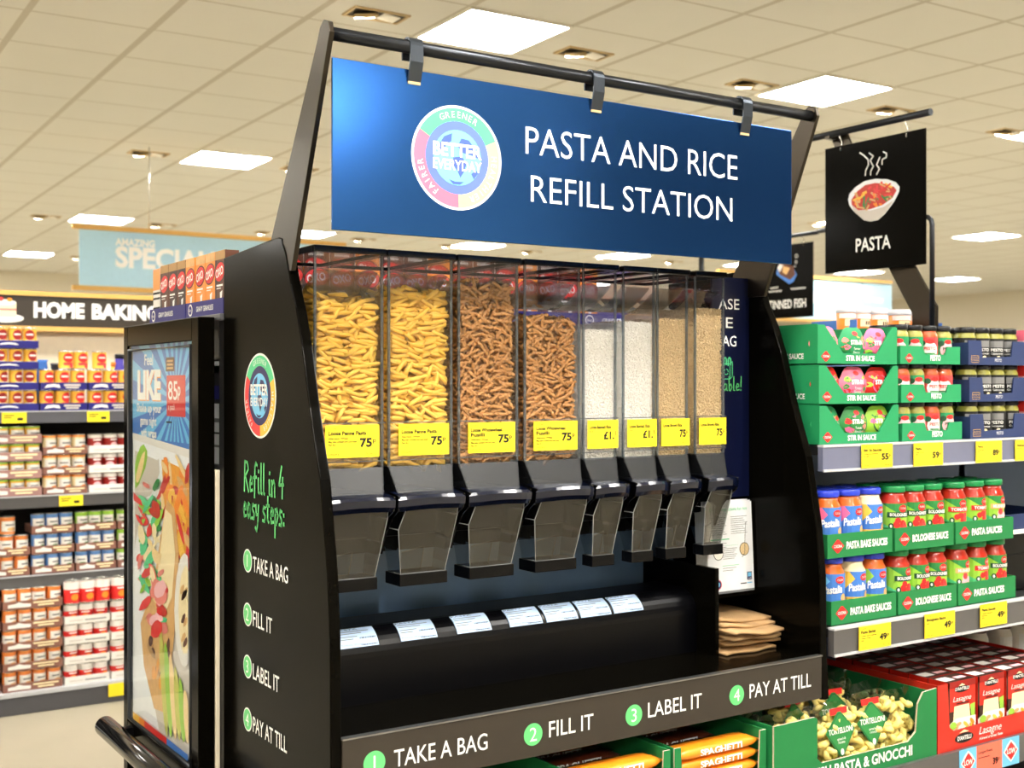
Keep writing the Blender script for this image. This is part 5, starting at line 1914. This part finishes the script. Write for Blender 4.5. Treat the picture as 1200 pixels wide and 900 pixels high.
for k in range(14):     # ham folds
    blob(q_.uniform(172, 197), q_.uniform(690, 742), q_.uniform(3, 7), q_.uniform(5, 12), ['ham_print', 'pale_pink', 'ham_print', 'red_print'][k % 4], .0050 + k * .00003, q_.uniform(-.8, .4), seed=k)
for k in range(14):     # toasted marks
    blob(q_.uniform(174, 200), q_.uniform(750, 825), q_.uniform(1, 3), q_.uniform(4, 10), ['brown_print', 'fry_print', 'kraft'][k % 3], .0040 + k * .00003, q_.uniform(-.6, .2), seed=k)
blob(219, 715, 12, 66, 'card_white', .0052, 0, 20, .02)
blob(220, 715, 8, 52, 'cream_print', .0054, 0, 20, .04)
for k in range(8):
    blob(q_.uniform(215, 222), q_.uniform(675, 755), 2, 6, ['brown_print', 'tan_print'][k % 2], .0056, .3, seed=k)
for k in range(6):      # melon slices
    blob(194 + k * 5.4, 800 + k * 8, 3.2, 62 - k * 6, ['melon_print', 'lime_print', 'em_pale'][k % 3], .0046 + k * .0001, -.06, 18, .03)
for k, (m_, x0, x1) in enumerate((('em_yellow', 158.6, 166), ('orange_print', 166, 172), ('red_print', 172, 198), ('blue_print', 198, 223))):
    a0, a1 = on_x(x0, 600, PX_), on_x(x1, 600, PX_)
    pr.rect(sf, -a0.y, -a1.y, Z0 + .012, Z0 + .030, m_, .0058)
pr.build('print', ps, True, fix=False)
MB().box(AX + .0025, AX + .0035, Y0, Y1, Z0, Z1, 'poster_glass').build('glass', ab, True)
mb = MB()
mb.tube([(.835, yd + .015, .628 - .012), (.835, yc - .05, .616)], .026, 'black_gloss', 20)
bt = mb.build('bumper_tube', ab, True, .004)
for y in (yc + .06, yd - .08):
    MB().box(.84, AX + .002, y - .012, y + .012, .605, .63, 'black_plastic').build('bumper_bracket', ab, True)

# ================================================================== HANGING AISLE SIGNS
def aisle_sign(X, y0, y1, z0, z1, label, picture):
    s = thing('aisle_sign', (X, (y0 + y1) / 2, z0), label, 'sign', None)
    MB().box(X - .003, X + .003, y0, y1, z0, z1, 'black_panel').build('board', s, True, .001)
    pr_ = MB()
    picture(pr_, Plane((X - .003, 0, 0), *SIDE))
    pr_.build('print', s, True, fix=False)
    for y in (y0 + .075, y1 - .075):
        h = MB()
        h.tube([(X, y, z1 + .050), (X - .004, y + .008, z1 + .035), (X, y, z1 + .015), (X, y, z1 - .012), (X - .007, y, z1 - .018), (X - .007, y, z1 - .006)], .0022, 'tin_metal', 8)
        h.build('hook', s, True)
    return s
SX = 3.36
def pasta_pic(pr_, sf):
    q = lambda *pts: [(-p.y, p.z) for p in (on_x(x, y, SX - .003) for x, y in pts)]
    Z = lambda x, y: (960 + x / 5, 150 + y / 5)
    pr_.poly(sf, q(*[Z(*p) for p in ((170, 420), (178, 385), (215, 345), (265, 312), (330, 298), (400, 300), (450, 318), (472, 345), (468, 375), (440, 430), (385, 505), (345, 540), (300, 548), (262, 540), (205, 490), (178, 455))]), 'paper_white', .0006)
    pr_.poly(sf, q(*[Z(*p) for p in ((190, 452), (230, 470), (300, 484), (380, 462), (440, 420), (385, 505), (345, 540), (300, 548), (262, 540), (205, 490))]), 'grey_shade', .0009)
    pr_.poly(sf, q(*[Z(*p) for p in ((192, 450), (190, 420), (225, 370), (270, 335), (330, 322), (400, 328), (440, 345), (455, 365), (430, 410), (370, 452), (300, 476), (230, 482))]), 'card_red', .0012)
    rq = random.Random(8)
    for k in range(60):
        while True:
            x, y = rq.uniform(195, 450), rq.uniform(325, 475)
            if ((x - 322) / 125) ** 2 + ((y - 400 + (x - 322) * .28) / 66) ** 2 < .85:
                break
        w = rq.uniform(0, PI)
        dx, dy = math.cos(w), math.sin(w)
        L, t_ = rq.uniform(12, 26), rq.uniform(4, 7)
        pr_.poly(sf, q(*[Z(x + a_ * dx * L - b_ * dy * t_, y + a_ * dy * L + b_ * dx * t_) for a_, b_ in ((-1, -1), (1, -1), (1, 1), (-1, 1))]), rq.choice(['em_yellow', 'tan_print', 'orange_print', 'card_red', 'em_red', 'red_print', 'leaf_print']), .0016 + .00002 * k)
    for P in ([(272, 278), (274, 250), (290, 215), (288, 185), (262, 160), (240, 146)], [(303, 276), (303, 255), (318, 225), (300, 190), (318, 165), (294, 146)], [(338, 272), (354, 240), (338, 215), (356, 172)], [(370, 214), (370, 185), (394, 172), (396, 150), (378, 140)]):
        pr_.ribbon(sf, q(*[Z(*p) for p in P]), .005, 'white_print')
    a = q(Z(215, 725), Z(420, 708), Z(215, 655))
    pr_.text(sf, 'PASTA', a[0][0], a[0][1] - .001, .045, 'white_print', a[1][0] - a[0][0], 'l', .001, .015)
aisle_sign(SX, 2.619, 3.056, 1.899, 2.352, 'black hanging aisle sign with a steaming bowl of pasta, past the blue sign', pasta_pic)
brk = thing('sign_bracket', (SX, 2.62, 1.655), 'dark bar and post holding the pasta sign above the shelving', 'sign bracket')
MB().tube([(SX, 2.60, 2.402), (SX, 3.60, 2.402)], .0125, 'rail_dark', 12).build('bar', brk, True)
MB().tube([(SX + .012, 2.604, 1.656)] + [(SX + .012, 2.604, 2.03)] + [(SX + .012, 2.604 + .03 * (1 - math.cos(w)), 2.03 + .03 * math.sin(w)) for w in (.5, 1.0, PI / 2)] + [(SX + .012, 3.10, 2.06)], .0085, 'rail_dark', 10).build('hoop', brk, True)
mb = MB()
mb.prism([(SX + .03, y, z) for y, z in [(2.60, 1.656), (2.70, 1.656), (2.70, 1.74), (2.98, 2.20), (3.05, 2.38), (3.05, 2.41), (2.99, 2.41), (2.90, 2.23), (2.60, 1.76)]], (.01, 0, 0), 'arm_metal')
mb.build('arm_plate', brk, True, .001)
MB().box(SX - .01, SX + .04, 3.03, 3.05, 2.385, 2.41, 'arm_metal').build('clamp', brk, True)
FX = 5.49
def fish_pic(pr_, sf):
    q = lambda *pts: [(-p.y, p.z) for p in (on_x(x, y, FX - .003) for x, y in pts)]
    a = q((944.6, 359), (944.6, 351))
    pr_.text(sf, 'TINNED FISH', a[0][0], a[0][1] - .002, .050, 'white_print', .31, 'r', .001, .015)
    pr_.poly(sf, q((910, 318), (914, 309), (930, 314), (934, 322), (930, 330), (925, 333), (910, 322)), 'blue_print', .0006)
    pr_.poly(sf, q((912, 317), (916, 308), (930, 312), (932, 322), (926, 328), (914, 322)), 'brown_print', .0010)
    pr_.poly(sf, q((911, 314), (914, 309), (918, 311), (914, 319)), 'card_white', .0014)
    pr_.poly(sf, q((918, 312), (926, 314), (922, 322), (917, 319)), 'tan_print', .0014)
    for k, (x, y, r_) in enumerate(((931.5, 312, .006), (933, 307, .010), (933.5, 300, .012))):
        c_ = q((x, y))[0]
        pr_.sector(sf, c_[0], c_[1], r_ * .7, r_, 0, 2 * PI, 'white_print', .001, 10)
    for x0, x1, y in ((901, 916, 342), (903, 912, 338), (927, 944, 338.5)):
        P = [(x0 + (x1 - x0) * i / 12, y - .14 * (i / 12) * 10 + (.9 if i % 2 else -.6)) for i in range(13)]
        pr_.ribbon(sf, q(*P), .006, 'white_print')
aisle_sign(FX, 5.09, 5.53, 1.905, 2.355, 'dark hanging aisle sign for tinned fish, far behind the station', fish_pic)
b2 = thing('sign_bracket', (FX, 5.4, 0), 'thin dark post and bar holding the tinned fish sign', 'sign bracket')
MB().tube([(FX, 5.05, 2.405), (FX, 6.1, 2.405)], .012, 'rail_dark', 10).build('bar', b2, True)
MB().tube([(FX, 6.08, 0), (FX, 6.08, 2.43)], .02, 'rail_dark', 10).build('post', b2, True)

def banner(x0, Y, x1, z0, z1, label, lines, split=None):
    t = thing('hanging_banner', ((x0 + x1) / 2, Y, z0), label, 'banner')
    mb = MB()
    if split:
        mb.box(x0, split - .01, Y, Y + .01, z0, z1, 'banner_blue')
        mb.box(split + .01, x1, Y, Y + .01, z0, z1, 'banner_blue')
    else:
        mb.box(x0, x1, Y, Y + .01, z0, z1, 'banner_blue')
    mb.build('panel', t, True)
    MB().box(x0 - .05, x1, Y - .015, Y + .025, z1, z1 + .035, 'wood_trim').build('top_rail', t, True)
    MB().box(x0 - .05, x1, Y - .015, Y + .025, z0 - .035, z0, 'wood_trim').build('bottom_rail', t, True)
    for x in (x0 + .52, x1 - .52):
        MB().tube([(x, Y + .005, z1 + .03), (x, Y + .005, CEIL)], .004, 'tin_metal', 6).build('wire', t, True)
    sf = Plane((0, Y, 0), *FRONT)
    pr_ = MB()
    for t_, xa, za, h, w in lines:
        pr_.text(sf, t_, xa, za, h, 'bright_print', w, 'l', .002, .04)
    pr_.build('lettering', t, True)
YB = 9.31
xa = kx(135) * YB
banner(kx(93) * YB, YB, kx(405) * YB, 2.235, 2.655, 'pale blue hanging banner with wooden rails above the baking aisle',
       [('SPECIALBUYS', xa, on_y(135, 312, YB).z, .145, 1.22), ('AMAZING', xa, on_y(135, 287, YB).z, .05, .3)])
YB2 = 9.6
xb = kx(953) * YB2
banner(xb - 1.4, YB2, kx(1045) * YB2, 2.235, 2.69, 'pale blue hanging banner far off beside the tinned fish sign',
       [('SPECIALBUYS', kx(990) * YB2 - 1.15, 2.43, .11, 1.15), ('EVERY THURSDAY', kx(1014) * YB2, 2.46, .05, .32)], kx(1010) * YB2)

# ================================================================== BAKING GONDOLA in the background
BY = 5.80
bg = thing('baking_gondola', (.9, BY + .4, 0), 'long background shelving of tins under the baking header', 'shelving')
BX0, BX1 = -.4, 2.15
MB().box(BX0, BX1, BY + .02, BY + .8, 0, .085, 'shelf_grey').build('plinth', bg, True)
MB().box(BX0, BX1, BY, BY + .5, .085, .103, 'rail_light').build('deck', bg, True)
MB().box(BX0, BX1, BY + .47, BY + .49, .10, 1.40, 'shelf_dark').build('back_panel', bg, True)
MB().box(BX0, BX1, BY + .462, BY + .47, 1.40, 1.76, 'cream_board').build('upper_panel', bg, True)
SY_ = BY + .09
def shelf_tickets(par, zlo, zhi, spans):
    for x0, x1 in spans:
        mb = MB()
        xx0, xx1 = kx(x0) * SY_, kx(x1) * SY_
        mb.box(xx0, xx1, SY_ - .005, SY_ - .003, zlo, zhi, 'yellow_ticket')
        w = xx1 - xx0
        sf_ = Plane((0, SY_ - .005, 0), *FRONT)
        mb.rect(sf_, xx0 + w * .08, xx0 + w * .5, zhi - .018, zhi - .014, 'black_print')
        mb.rect(sf_, xx0 + w * .08, xx0 + w * .4, zhi - .028, zhi - .024, 'black_print')
        mb.rect(sf_, xx0 + w * .62, xx0 + w * .85, zlo + .012, zlo + .024, 'black_print')
        mb.build('price_ticket', par, True, fix=False)
shz = [1.376, .984, .618]
for z, spans in zip(shz, ([(2, 31), (102, 128)], [(69, 97)], [])):
    s_ = MB().box(BX0, BX1, SY_, BY + .47, z - .02, z, 'shelf_grey').build('shelf', bg, True)
    mb = MB()
    mb.box(BX0, BX1, SY_ - .003, SY_, z - .056, z - .003, 'rail_grey' if z < 1.3 else 'shelf_grey')
    mb.box(BX0, BX1, SY_ - .006, SY_, z - .005, z, 'rail_light')
    mb.build('price_rail', s_, True)
    shelf_tickets(s_, z - .055, z - .004, spans)
mb = MB()
p0, p1 = on_y(127, 805, BY), on_y(145, 805, BY)
mb.box(p0.x, p1.x, BY - .004, BY - .001, .03, .09, 'yellow_ticket')
mb.build('price_ticket', bg, True)
for x in (BX0, 2.11):
    MB().box(x, x + .04, BY + .4615, BY + .5, .085, 1.70, 'shelf_dark').build('upright', bg, True)
hd = thing('header_sign', (.9, BY + .4, 1.74), 'dark baking aisle header with wooden trims and a cake picture', 'sign')
HYY = BY + .40
zt_, zb_ = on_y(50, 347, HYY).z, on_y(50, 382.5, HYY).z
MB().box(BX0, BX1, HYY, HYY + .06, zb_, zt_, 'header_dark').build('board', hd, True)
MB().box(BX0, BX1, HYY - .012, HYY + .06, zt_, zt_ + .022, 'wood_trim').build('top_trim', hd, True)
MB().box(BX0, BX1, HYY - .012, HYY + .06, zb_ - .024, zb_, 'wood_trim').build('bottom_trim', hd, True)
sf = Plane((0, HYY, 0), *FRONT)
pr = MB()
a0, a1, a2 = on_y(39.5, 371, HYY), on_y(99, 372, HYY), on_y(107.5, 372, HYY)
pr.text(sf, 'HOME', a0.x, a0.z, .068, 'white_print', a1.x - a0.x, 'l', .002, .05)
pr.text(sf, 'BAKING', a2.x, a0.z, .068, 'white_print', (a1.x - a0.x) * 1.42, 'l', .002, .05)
c = on_y(6, 364, HYY)
pr.oval(sf, c.x, c.z - .035, .085, .022, 'card_white', .001)
pr.rect(sf, c.x - .06, c.x + .05, c.z - .03, c.z + .04, 'cream_print', .0016)
pr.rect(sf, c.x - .06, c.x + .05, c.z + .0, c.z + .012, 'ham_print', .002)
pr.oval(sf, c.x - .005, c.z + .04, .055, .014, 'card_white', .0022)
pr.oval(sf, c.x - .02, c.z + .055, .012, .010, 'em_red', .0026, 10)
pr.oval(sf, c.x + .02, c.z + .053, .012, .010, 'orange_print', .0026, 10)
pr.build('print', hd, True)

# tins: one mesh each, look by kind
def tin_mesh(kind, r, h):
    base, c1, c2 = {'gold': ('em_yellow', 'red_print', 'card_white'), 'sun': ('em_yellow', 'lime_print', 'card_white'), 'peach': ('cream_print', 'orange_print', 'card_white'),
                    'bean': ('card_white', 'red_print', 'card_white'), 'rice': ('tin_blue', 'card_white', 'leaf_print'), 'pea': ('lime_print', 'card_white', 'leaf_print'),
                    'orange': ('tin_orange', 'card_white', 'tan_print'), 'tomato': ('red_print', 'card_white', 'orange_print'), 'berry': ('card_white', 'card_dkred', 'em_pink'),
                    'plum': ('em_yellow', 'card_dkred', 'purple_print')}[kind]
    mb = MB()
    mb.lathe([(r * .97, 0), (r, .002), (r, .005), (r * .985, .006), (r * .985, h - .006), (r, h - .005), (r, h - .001), (r * .93, h - .001), (r * .92, h - .004)], n=18, mats=['tin_metal', 'tin_metal', 'tin_metal', base, 'tin_metal', 'tin_metal', 'tin_metal', 'tin_metal'])
    cy = Cyl((0, 0, 0), r * .985, .2)
    if kind in ('tomato', 'bean'):
        mb.rect(cy, -r * 2.6, r * 2.6, h * .62, h * .94, 'card_white' if kind == 'tomato' else 'card_white', .0006)
        mb.rect(cy, -r * 2.6, r * 2.6, h * .10, h * .62, 'red_print', .0006)
        mb.oval(cy, 0, h * .30, r * .5, h * .14, c2 if kind == 'bean' else 'orange_print', .0012, 10)
        mb.rect(cy, -r * .6, r * .6, h * .5, h * .56, 'white_print', .0012)
    elif kind == 'berry':
        mb.rect(cy, -r * 2.6, r * 2.6, h * .2, h * .75, c1, .0006)
        mb.oval(cy, 0, h * .38, r * .6, h * .16, 'pale_pink', .0012, 10)
        mb.rect(cy, -r * .6, r * .6, h * .62, h * .7, 'white_print', .0012)
    elif kind in ('gold', 'plum'):
        mb.oval(cy, 0, h * .62, r * .75, h * .26, c1, .0008, 14)
        mb.rect(cy, -r * .5, r * .5, h * .6, h * .68, c2 if kind == 'gold' else 'card_white', .0014)
        mb.rect(cy, -r * .7, r * .7, h * .22, h * .36, 'em_red' if kind == 'gold' else 'card_white', .0008)
        mb.oval(cy, r * .4, h * .16, r * .3, h * .1, 'em_red', .0014, 8)
    else:
        mb.rect(cy, -r * 1.15, r * 1.05, h * .2, h * .74, c1 if c1 == 'card_white' else 'card_white', .0008)
        mb.rect(cy, -r * .6, r * .6, h * .5, h * .58, 'grey_print', .0012)
        mb.oval(cy, r * .2, h * .32, r * .6, h * .10, c2 if c2 != 'card_white' else c1, .0012, 10)
        mb.rect(cy, -r * 2.6, r * 2.6, h * .84, h * .93, c1 if c1 != 'card_white' else base, .0008)
    return mb.build('tin', mesh_only=True, fix=False)
tin_cache = {}
def tin(loc, kind, r, h, label, grp, turn=0):
    k = (kind, round(r, 4), round(h, 4))
    if k not in tin_cache:
        tin_cache[k] = tin_mesh(kind, r, h)
    o = bpy.data.objects.new('food_tin', tin_cache[k])
    COL.objects.link(o)
    o.location = loc
    o.rotation_euler = (0, 0, turn)
    return tag(o, label, 'tin', grp)
tray_cache = {}
def back_tray(loc, w, d, h, m_, pat, label, grp):
    k = (round(w, 3), round(h, 4), m_, pat)
    if k not in tray_cache:
        mb = MB()
        th = .003
        mb.box(0, w, 0, d, 0, th, m_)
        mb.box(0, w, 0, th, th, h, m_)
        mb.box(0, w, d - th, d, th, h, m_)
        mb.box(0, th, th, d - th, th, h, m_)
        mb.box(w - th, w, th, d - th, th, h, m_)
        sf_ = Plane((0, 0, 0), *FRONT)
        if pat == 'a':      # curved mark and a block of words
            mb.poly(sf_, [(w * .08, h * .25), (w * .14, h * .7), (w * .28, h * .8), (w * .4, h * .7), (w * .42, h * .25), (w * .28, h * .42)], 'white_print', .001)
            mb.rect(sf_, w * .5, w * .86, h * .52, h * .78, 'grey_shade', .001)
            mb.rect(sf_, w * .54, w * .82, h * .2, h * .42, 'grey_shade', .001)
        elif pat == 'b':    # scalloped mark and stripe
            mb.poly(sf_, [(w * .08, h * .2), (w * .08, h * .6), (w * .2, h * .68), (w * .26, h * .85), (w * .34, h * .68), (w * .46, h * .6), (w * .46, h * .2)], 'card_white', .001)
            mb.rect(sf_, w * .5, w * .93, h * .58, h * .78, 'cream_print', .001)
            mb.rect(sf_, w * .58, w * .85, h * .24, h * .44, 'cream_print', .001)
        elif pat == 'c':
            mb.rect(sf_, w * .1, w * .4, h * .35, h * .5, 'grey_shade', .001)
            mb.rect(sf_, w * .45, w * .92, h * .35, h * .5, 'grey_print', .001)
        elif pat == 'd':
            mb.poly(sf_, [(w * .30, h * .4), (w * .38, h * .62), (w * .5, h * .72), (w * .62, h * .6), (w * .66, h * .4), (w * .5, h * .5)], 'white_print', .001)
        tray_cache[k] = mb.build('tin_tray', mesh_only=True, fix=False)
    o = bpy.data.objects.new('tin_tray', tray_cache[k])
    COL.objects.link(o)
    o.location = loc
    return tag(o, label, 'tray', grp)
TY = BY + .105
LV = ['lowest', 'second', 'third', 'fourth', 'fifth']
def stack(px0, px1, zs, tiers, n, pitch, m_, pat, kinds, where, name, y=None, th=.034, top_kind=None):
    """trays of tins one on another; the tins carry the next tray"""
    yy = y if y is not None else TY
    x0, x1 = kx(px0) * yy, kx(px1) * yy
    w = x1 - x0 - .004
    r = min(.0365, w / n / 2 - .0015)
    hh = pitch - .0042
    rr_ = random.Random(int(px0 * 3 + zs * 100))
    for t in range(tiers):
        z = zs + .0005 + pitch * t
        kd = kinds[t % len(kinds)]
        back_tray((x0, yy, z), w, .16, th, m_, pat, '%s tin tray, %s of stack %s' % (name, 'top' if t == tiers - 1 and tiers > 1 else LV[t], where), 'tin trays in the baking gondola')
        for k in range(n):
            tin((x0 + .002 + w / n * (k + .5) - .002, yy + .006 + r, z + .0035), kd, r, hh, '%s tin, %s in %s tray %s' % (name, ORD[k], 'top' if t == tiers - 1 and tiers > 1 else LV[t], where), 'tins in the baking gondola', rr_.choice((0, 0, 0, .3, -.4, .1)))
    return x0, x1, r, zs + pitch * tiers
Z0_, Z1_, Z2_, Z3_ = 1.376, .984, .618, .103
# top shelf
stack(-24, 46.5, Z0_, 4, 4, .0965, 'card_purple', 'd', ['plum'], 'below the cake picture', 'yellow and maroon')
a = stack(47.5, 103, Z0_, 2, 3, .0965, 'card_purple', 'a', ['gold'], 'below the word HOME', 'yellow and red')
b = stack(104, 159, Z0_, 2, 3, .0965, 'card_purple', 'a', ['gold'], 'next to the advert board', 'yellow and red')
for j, px in enumerate((79.5, 97, 119)):
    tin((kx(px) * TY, TY + .042, Z0_ + .0005 + .0965 * 2), 'gold', .0335, .087, 'loose taller yellow and red tin on the top shelf stack, %s along' % ORD[j], 'loose tins on the purple trays')
bag_ = thing('blue_packet', (kx(50) * (TY + .2), TY + .2, Z0_ + .0005), 'crumpled blue packet behind the purple trays', 'packet')
mb = MB().lathe([(.028, 0), (.034, .06), (.03, .17), (.02, .225), (.026, .24)], n=14, m='blue_print', sy=.5)
mb.oval(Plane((0, -.018, 0), *FRONT), -.004, .12, .012, .03, 'card_white', .001)
mb.build('packet', bag_)
cup_ = thing('grey_cup', (kx(66) * (TY + .2), TY + .2, Z0_ + .0005), 'small grey tub behind the loose yellow tins', 'tub')
MB().lathe([(.022, 0), (.026, .215), (.028, .215), (.028, .225), (.025, .225)], n=18, m='grey_print').build('cup', cup_)
for j, (px, m_, hh, rx) in enumerate(((133, 'em_yellow', .21, .02), (140, 'purple_print', .25, .035))):
    bt_ = thing('baking_bottle', (kx(px) * (TY + .19), TY + .19, Z0_ + .0005), ['thin yellow bottle', 'purple packet'][j] + ' standing behind the purple trays next to the advert board', 'bottle')
    MB().lathe([(rx, 0), (rx, hh * .75), (rx * .6, hh * .88), (rx * .6, hh)], n=16, m=m_).build('bottle', bt_)
    MB().lathe([(rx * .66, hh), (rx * .66, hh + .02), (rx * .5, hh + .022)], n=14, m='lid_black' if j else 'orange_print').build('cap', bt_)
# second shelf
stack(-26, 50, Z1_, 4, 4, .081, 'card_mauve', 'b', ['sun'], 'under the first yellow ticket', 'yellow fruit', th=.04)
stack(51, 103.5, Z1_, 3, 3, .0935, 'card_brown', 'b', ['peach'], 'above the single shelf ticket', 'peach coloured', th=.034)
stack(104.5, 158, Z1_, 3, 3, .0935, 'card_white', 'c', ['berry'], 'by the advert board', 'dark red and white', th=.036)
# third shelf
a = stack(-17, 36, Z2_, 2, 3, .0935, 'card_brown', 'b', ['orange'], 'under one loose tin', 'orange and white')
tin((kx(10.5) * TY, TY + .04, Z2_ + .0935 * 2 + .0005), 'orange', .034, .088, 'loose orange and white tin standing on the brown tray stack', None)
stack(37.5, 88, Z2_, 3, 3, .0935, 'card_brown', 'b', ['rice'], 'in the middle of the third shelf', 'blue and white', th=.036)
stack(89.5, 137, Z2_, 3, 3, .0935, 'card_brown', 'b', ['rice', 'rice', 'pea'], 'beside the pale green tins', 'green or blue', th=.036)
stack(138.5, 188, Z2_, 3, 3, .0935, 'card_brown', 'b', ['pea'], 'third shelf by advert board', 'pale green', th=.036)
# base
YBs = BY + .03
stack(3.5, 74.5, Z3_, 5, 4, .0935, 'card_brown', 'b', ['orange'], 'of brown base stack', 'orange and white', YBs, .036)
a = stack(76, 129.5, Z3_, 4, 3, .0935, 'card_white', 'c', ['tomato'], 'of white base stack', 'red and white', YBs, .036)
for k in range(3):
    tin((a[0] + (a[1] - a[0]) / 3 * (k + .5), YBs + .018, a[3] + .001), 'tomato', .036, .11, 'tall loose red and white tin on the white trays, %s along' % ORD[k], 'loose tomato tins')
b = stack(131, 184, Z3_, 4, 3, .0935, 'card_white', 'c', ['tomato'], 'on the base by the advert board', 'red and white', YBs, .036)
for k in range(3):
    tin((b[0] + (b[1] - b[0]) / 3 * (k + .5), YBs + .018, b[3] + .001), 'tomato', .036, .11, 'tall loose red and white tin by the advert board, %s along' % ORD[k], 'loose tomato tins')
stack(-52, 1.5, Z3_, 5, 3, .0935, 'card_brown', 'b', ['orange'], 'at the outer base end', 'orange', YBs, .036)
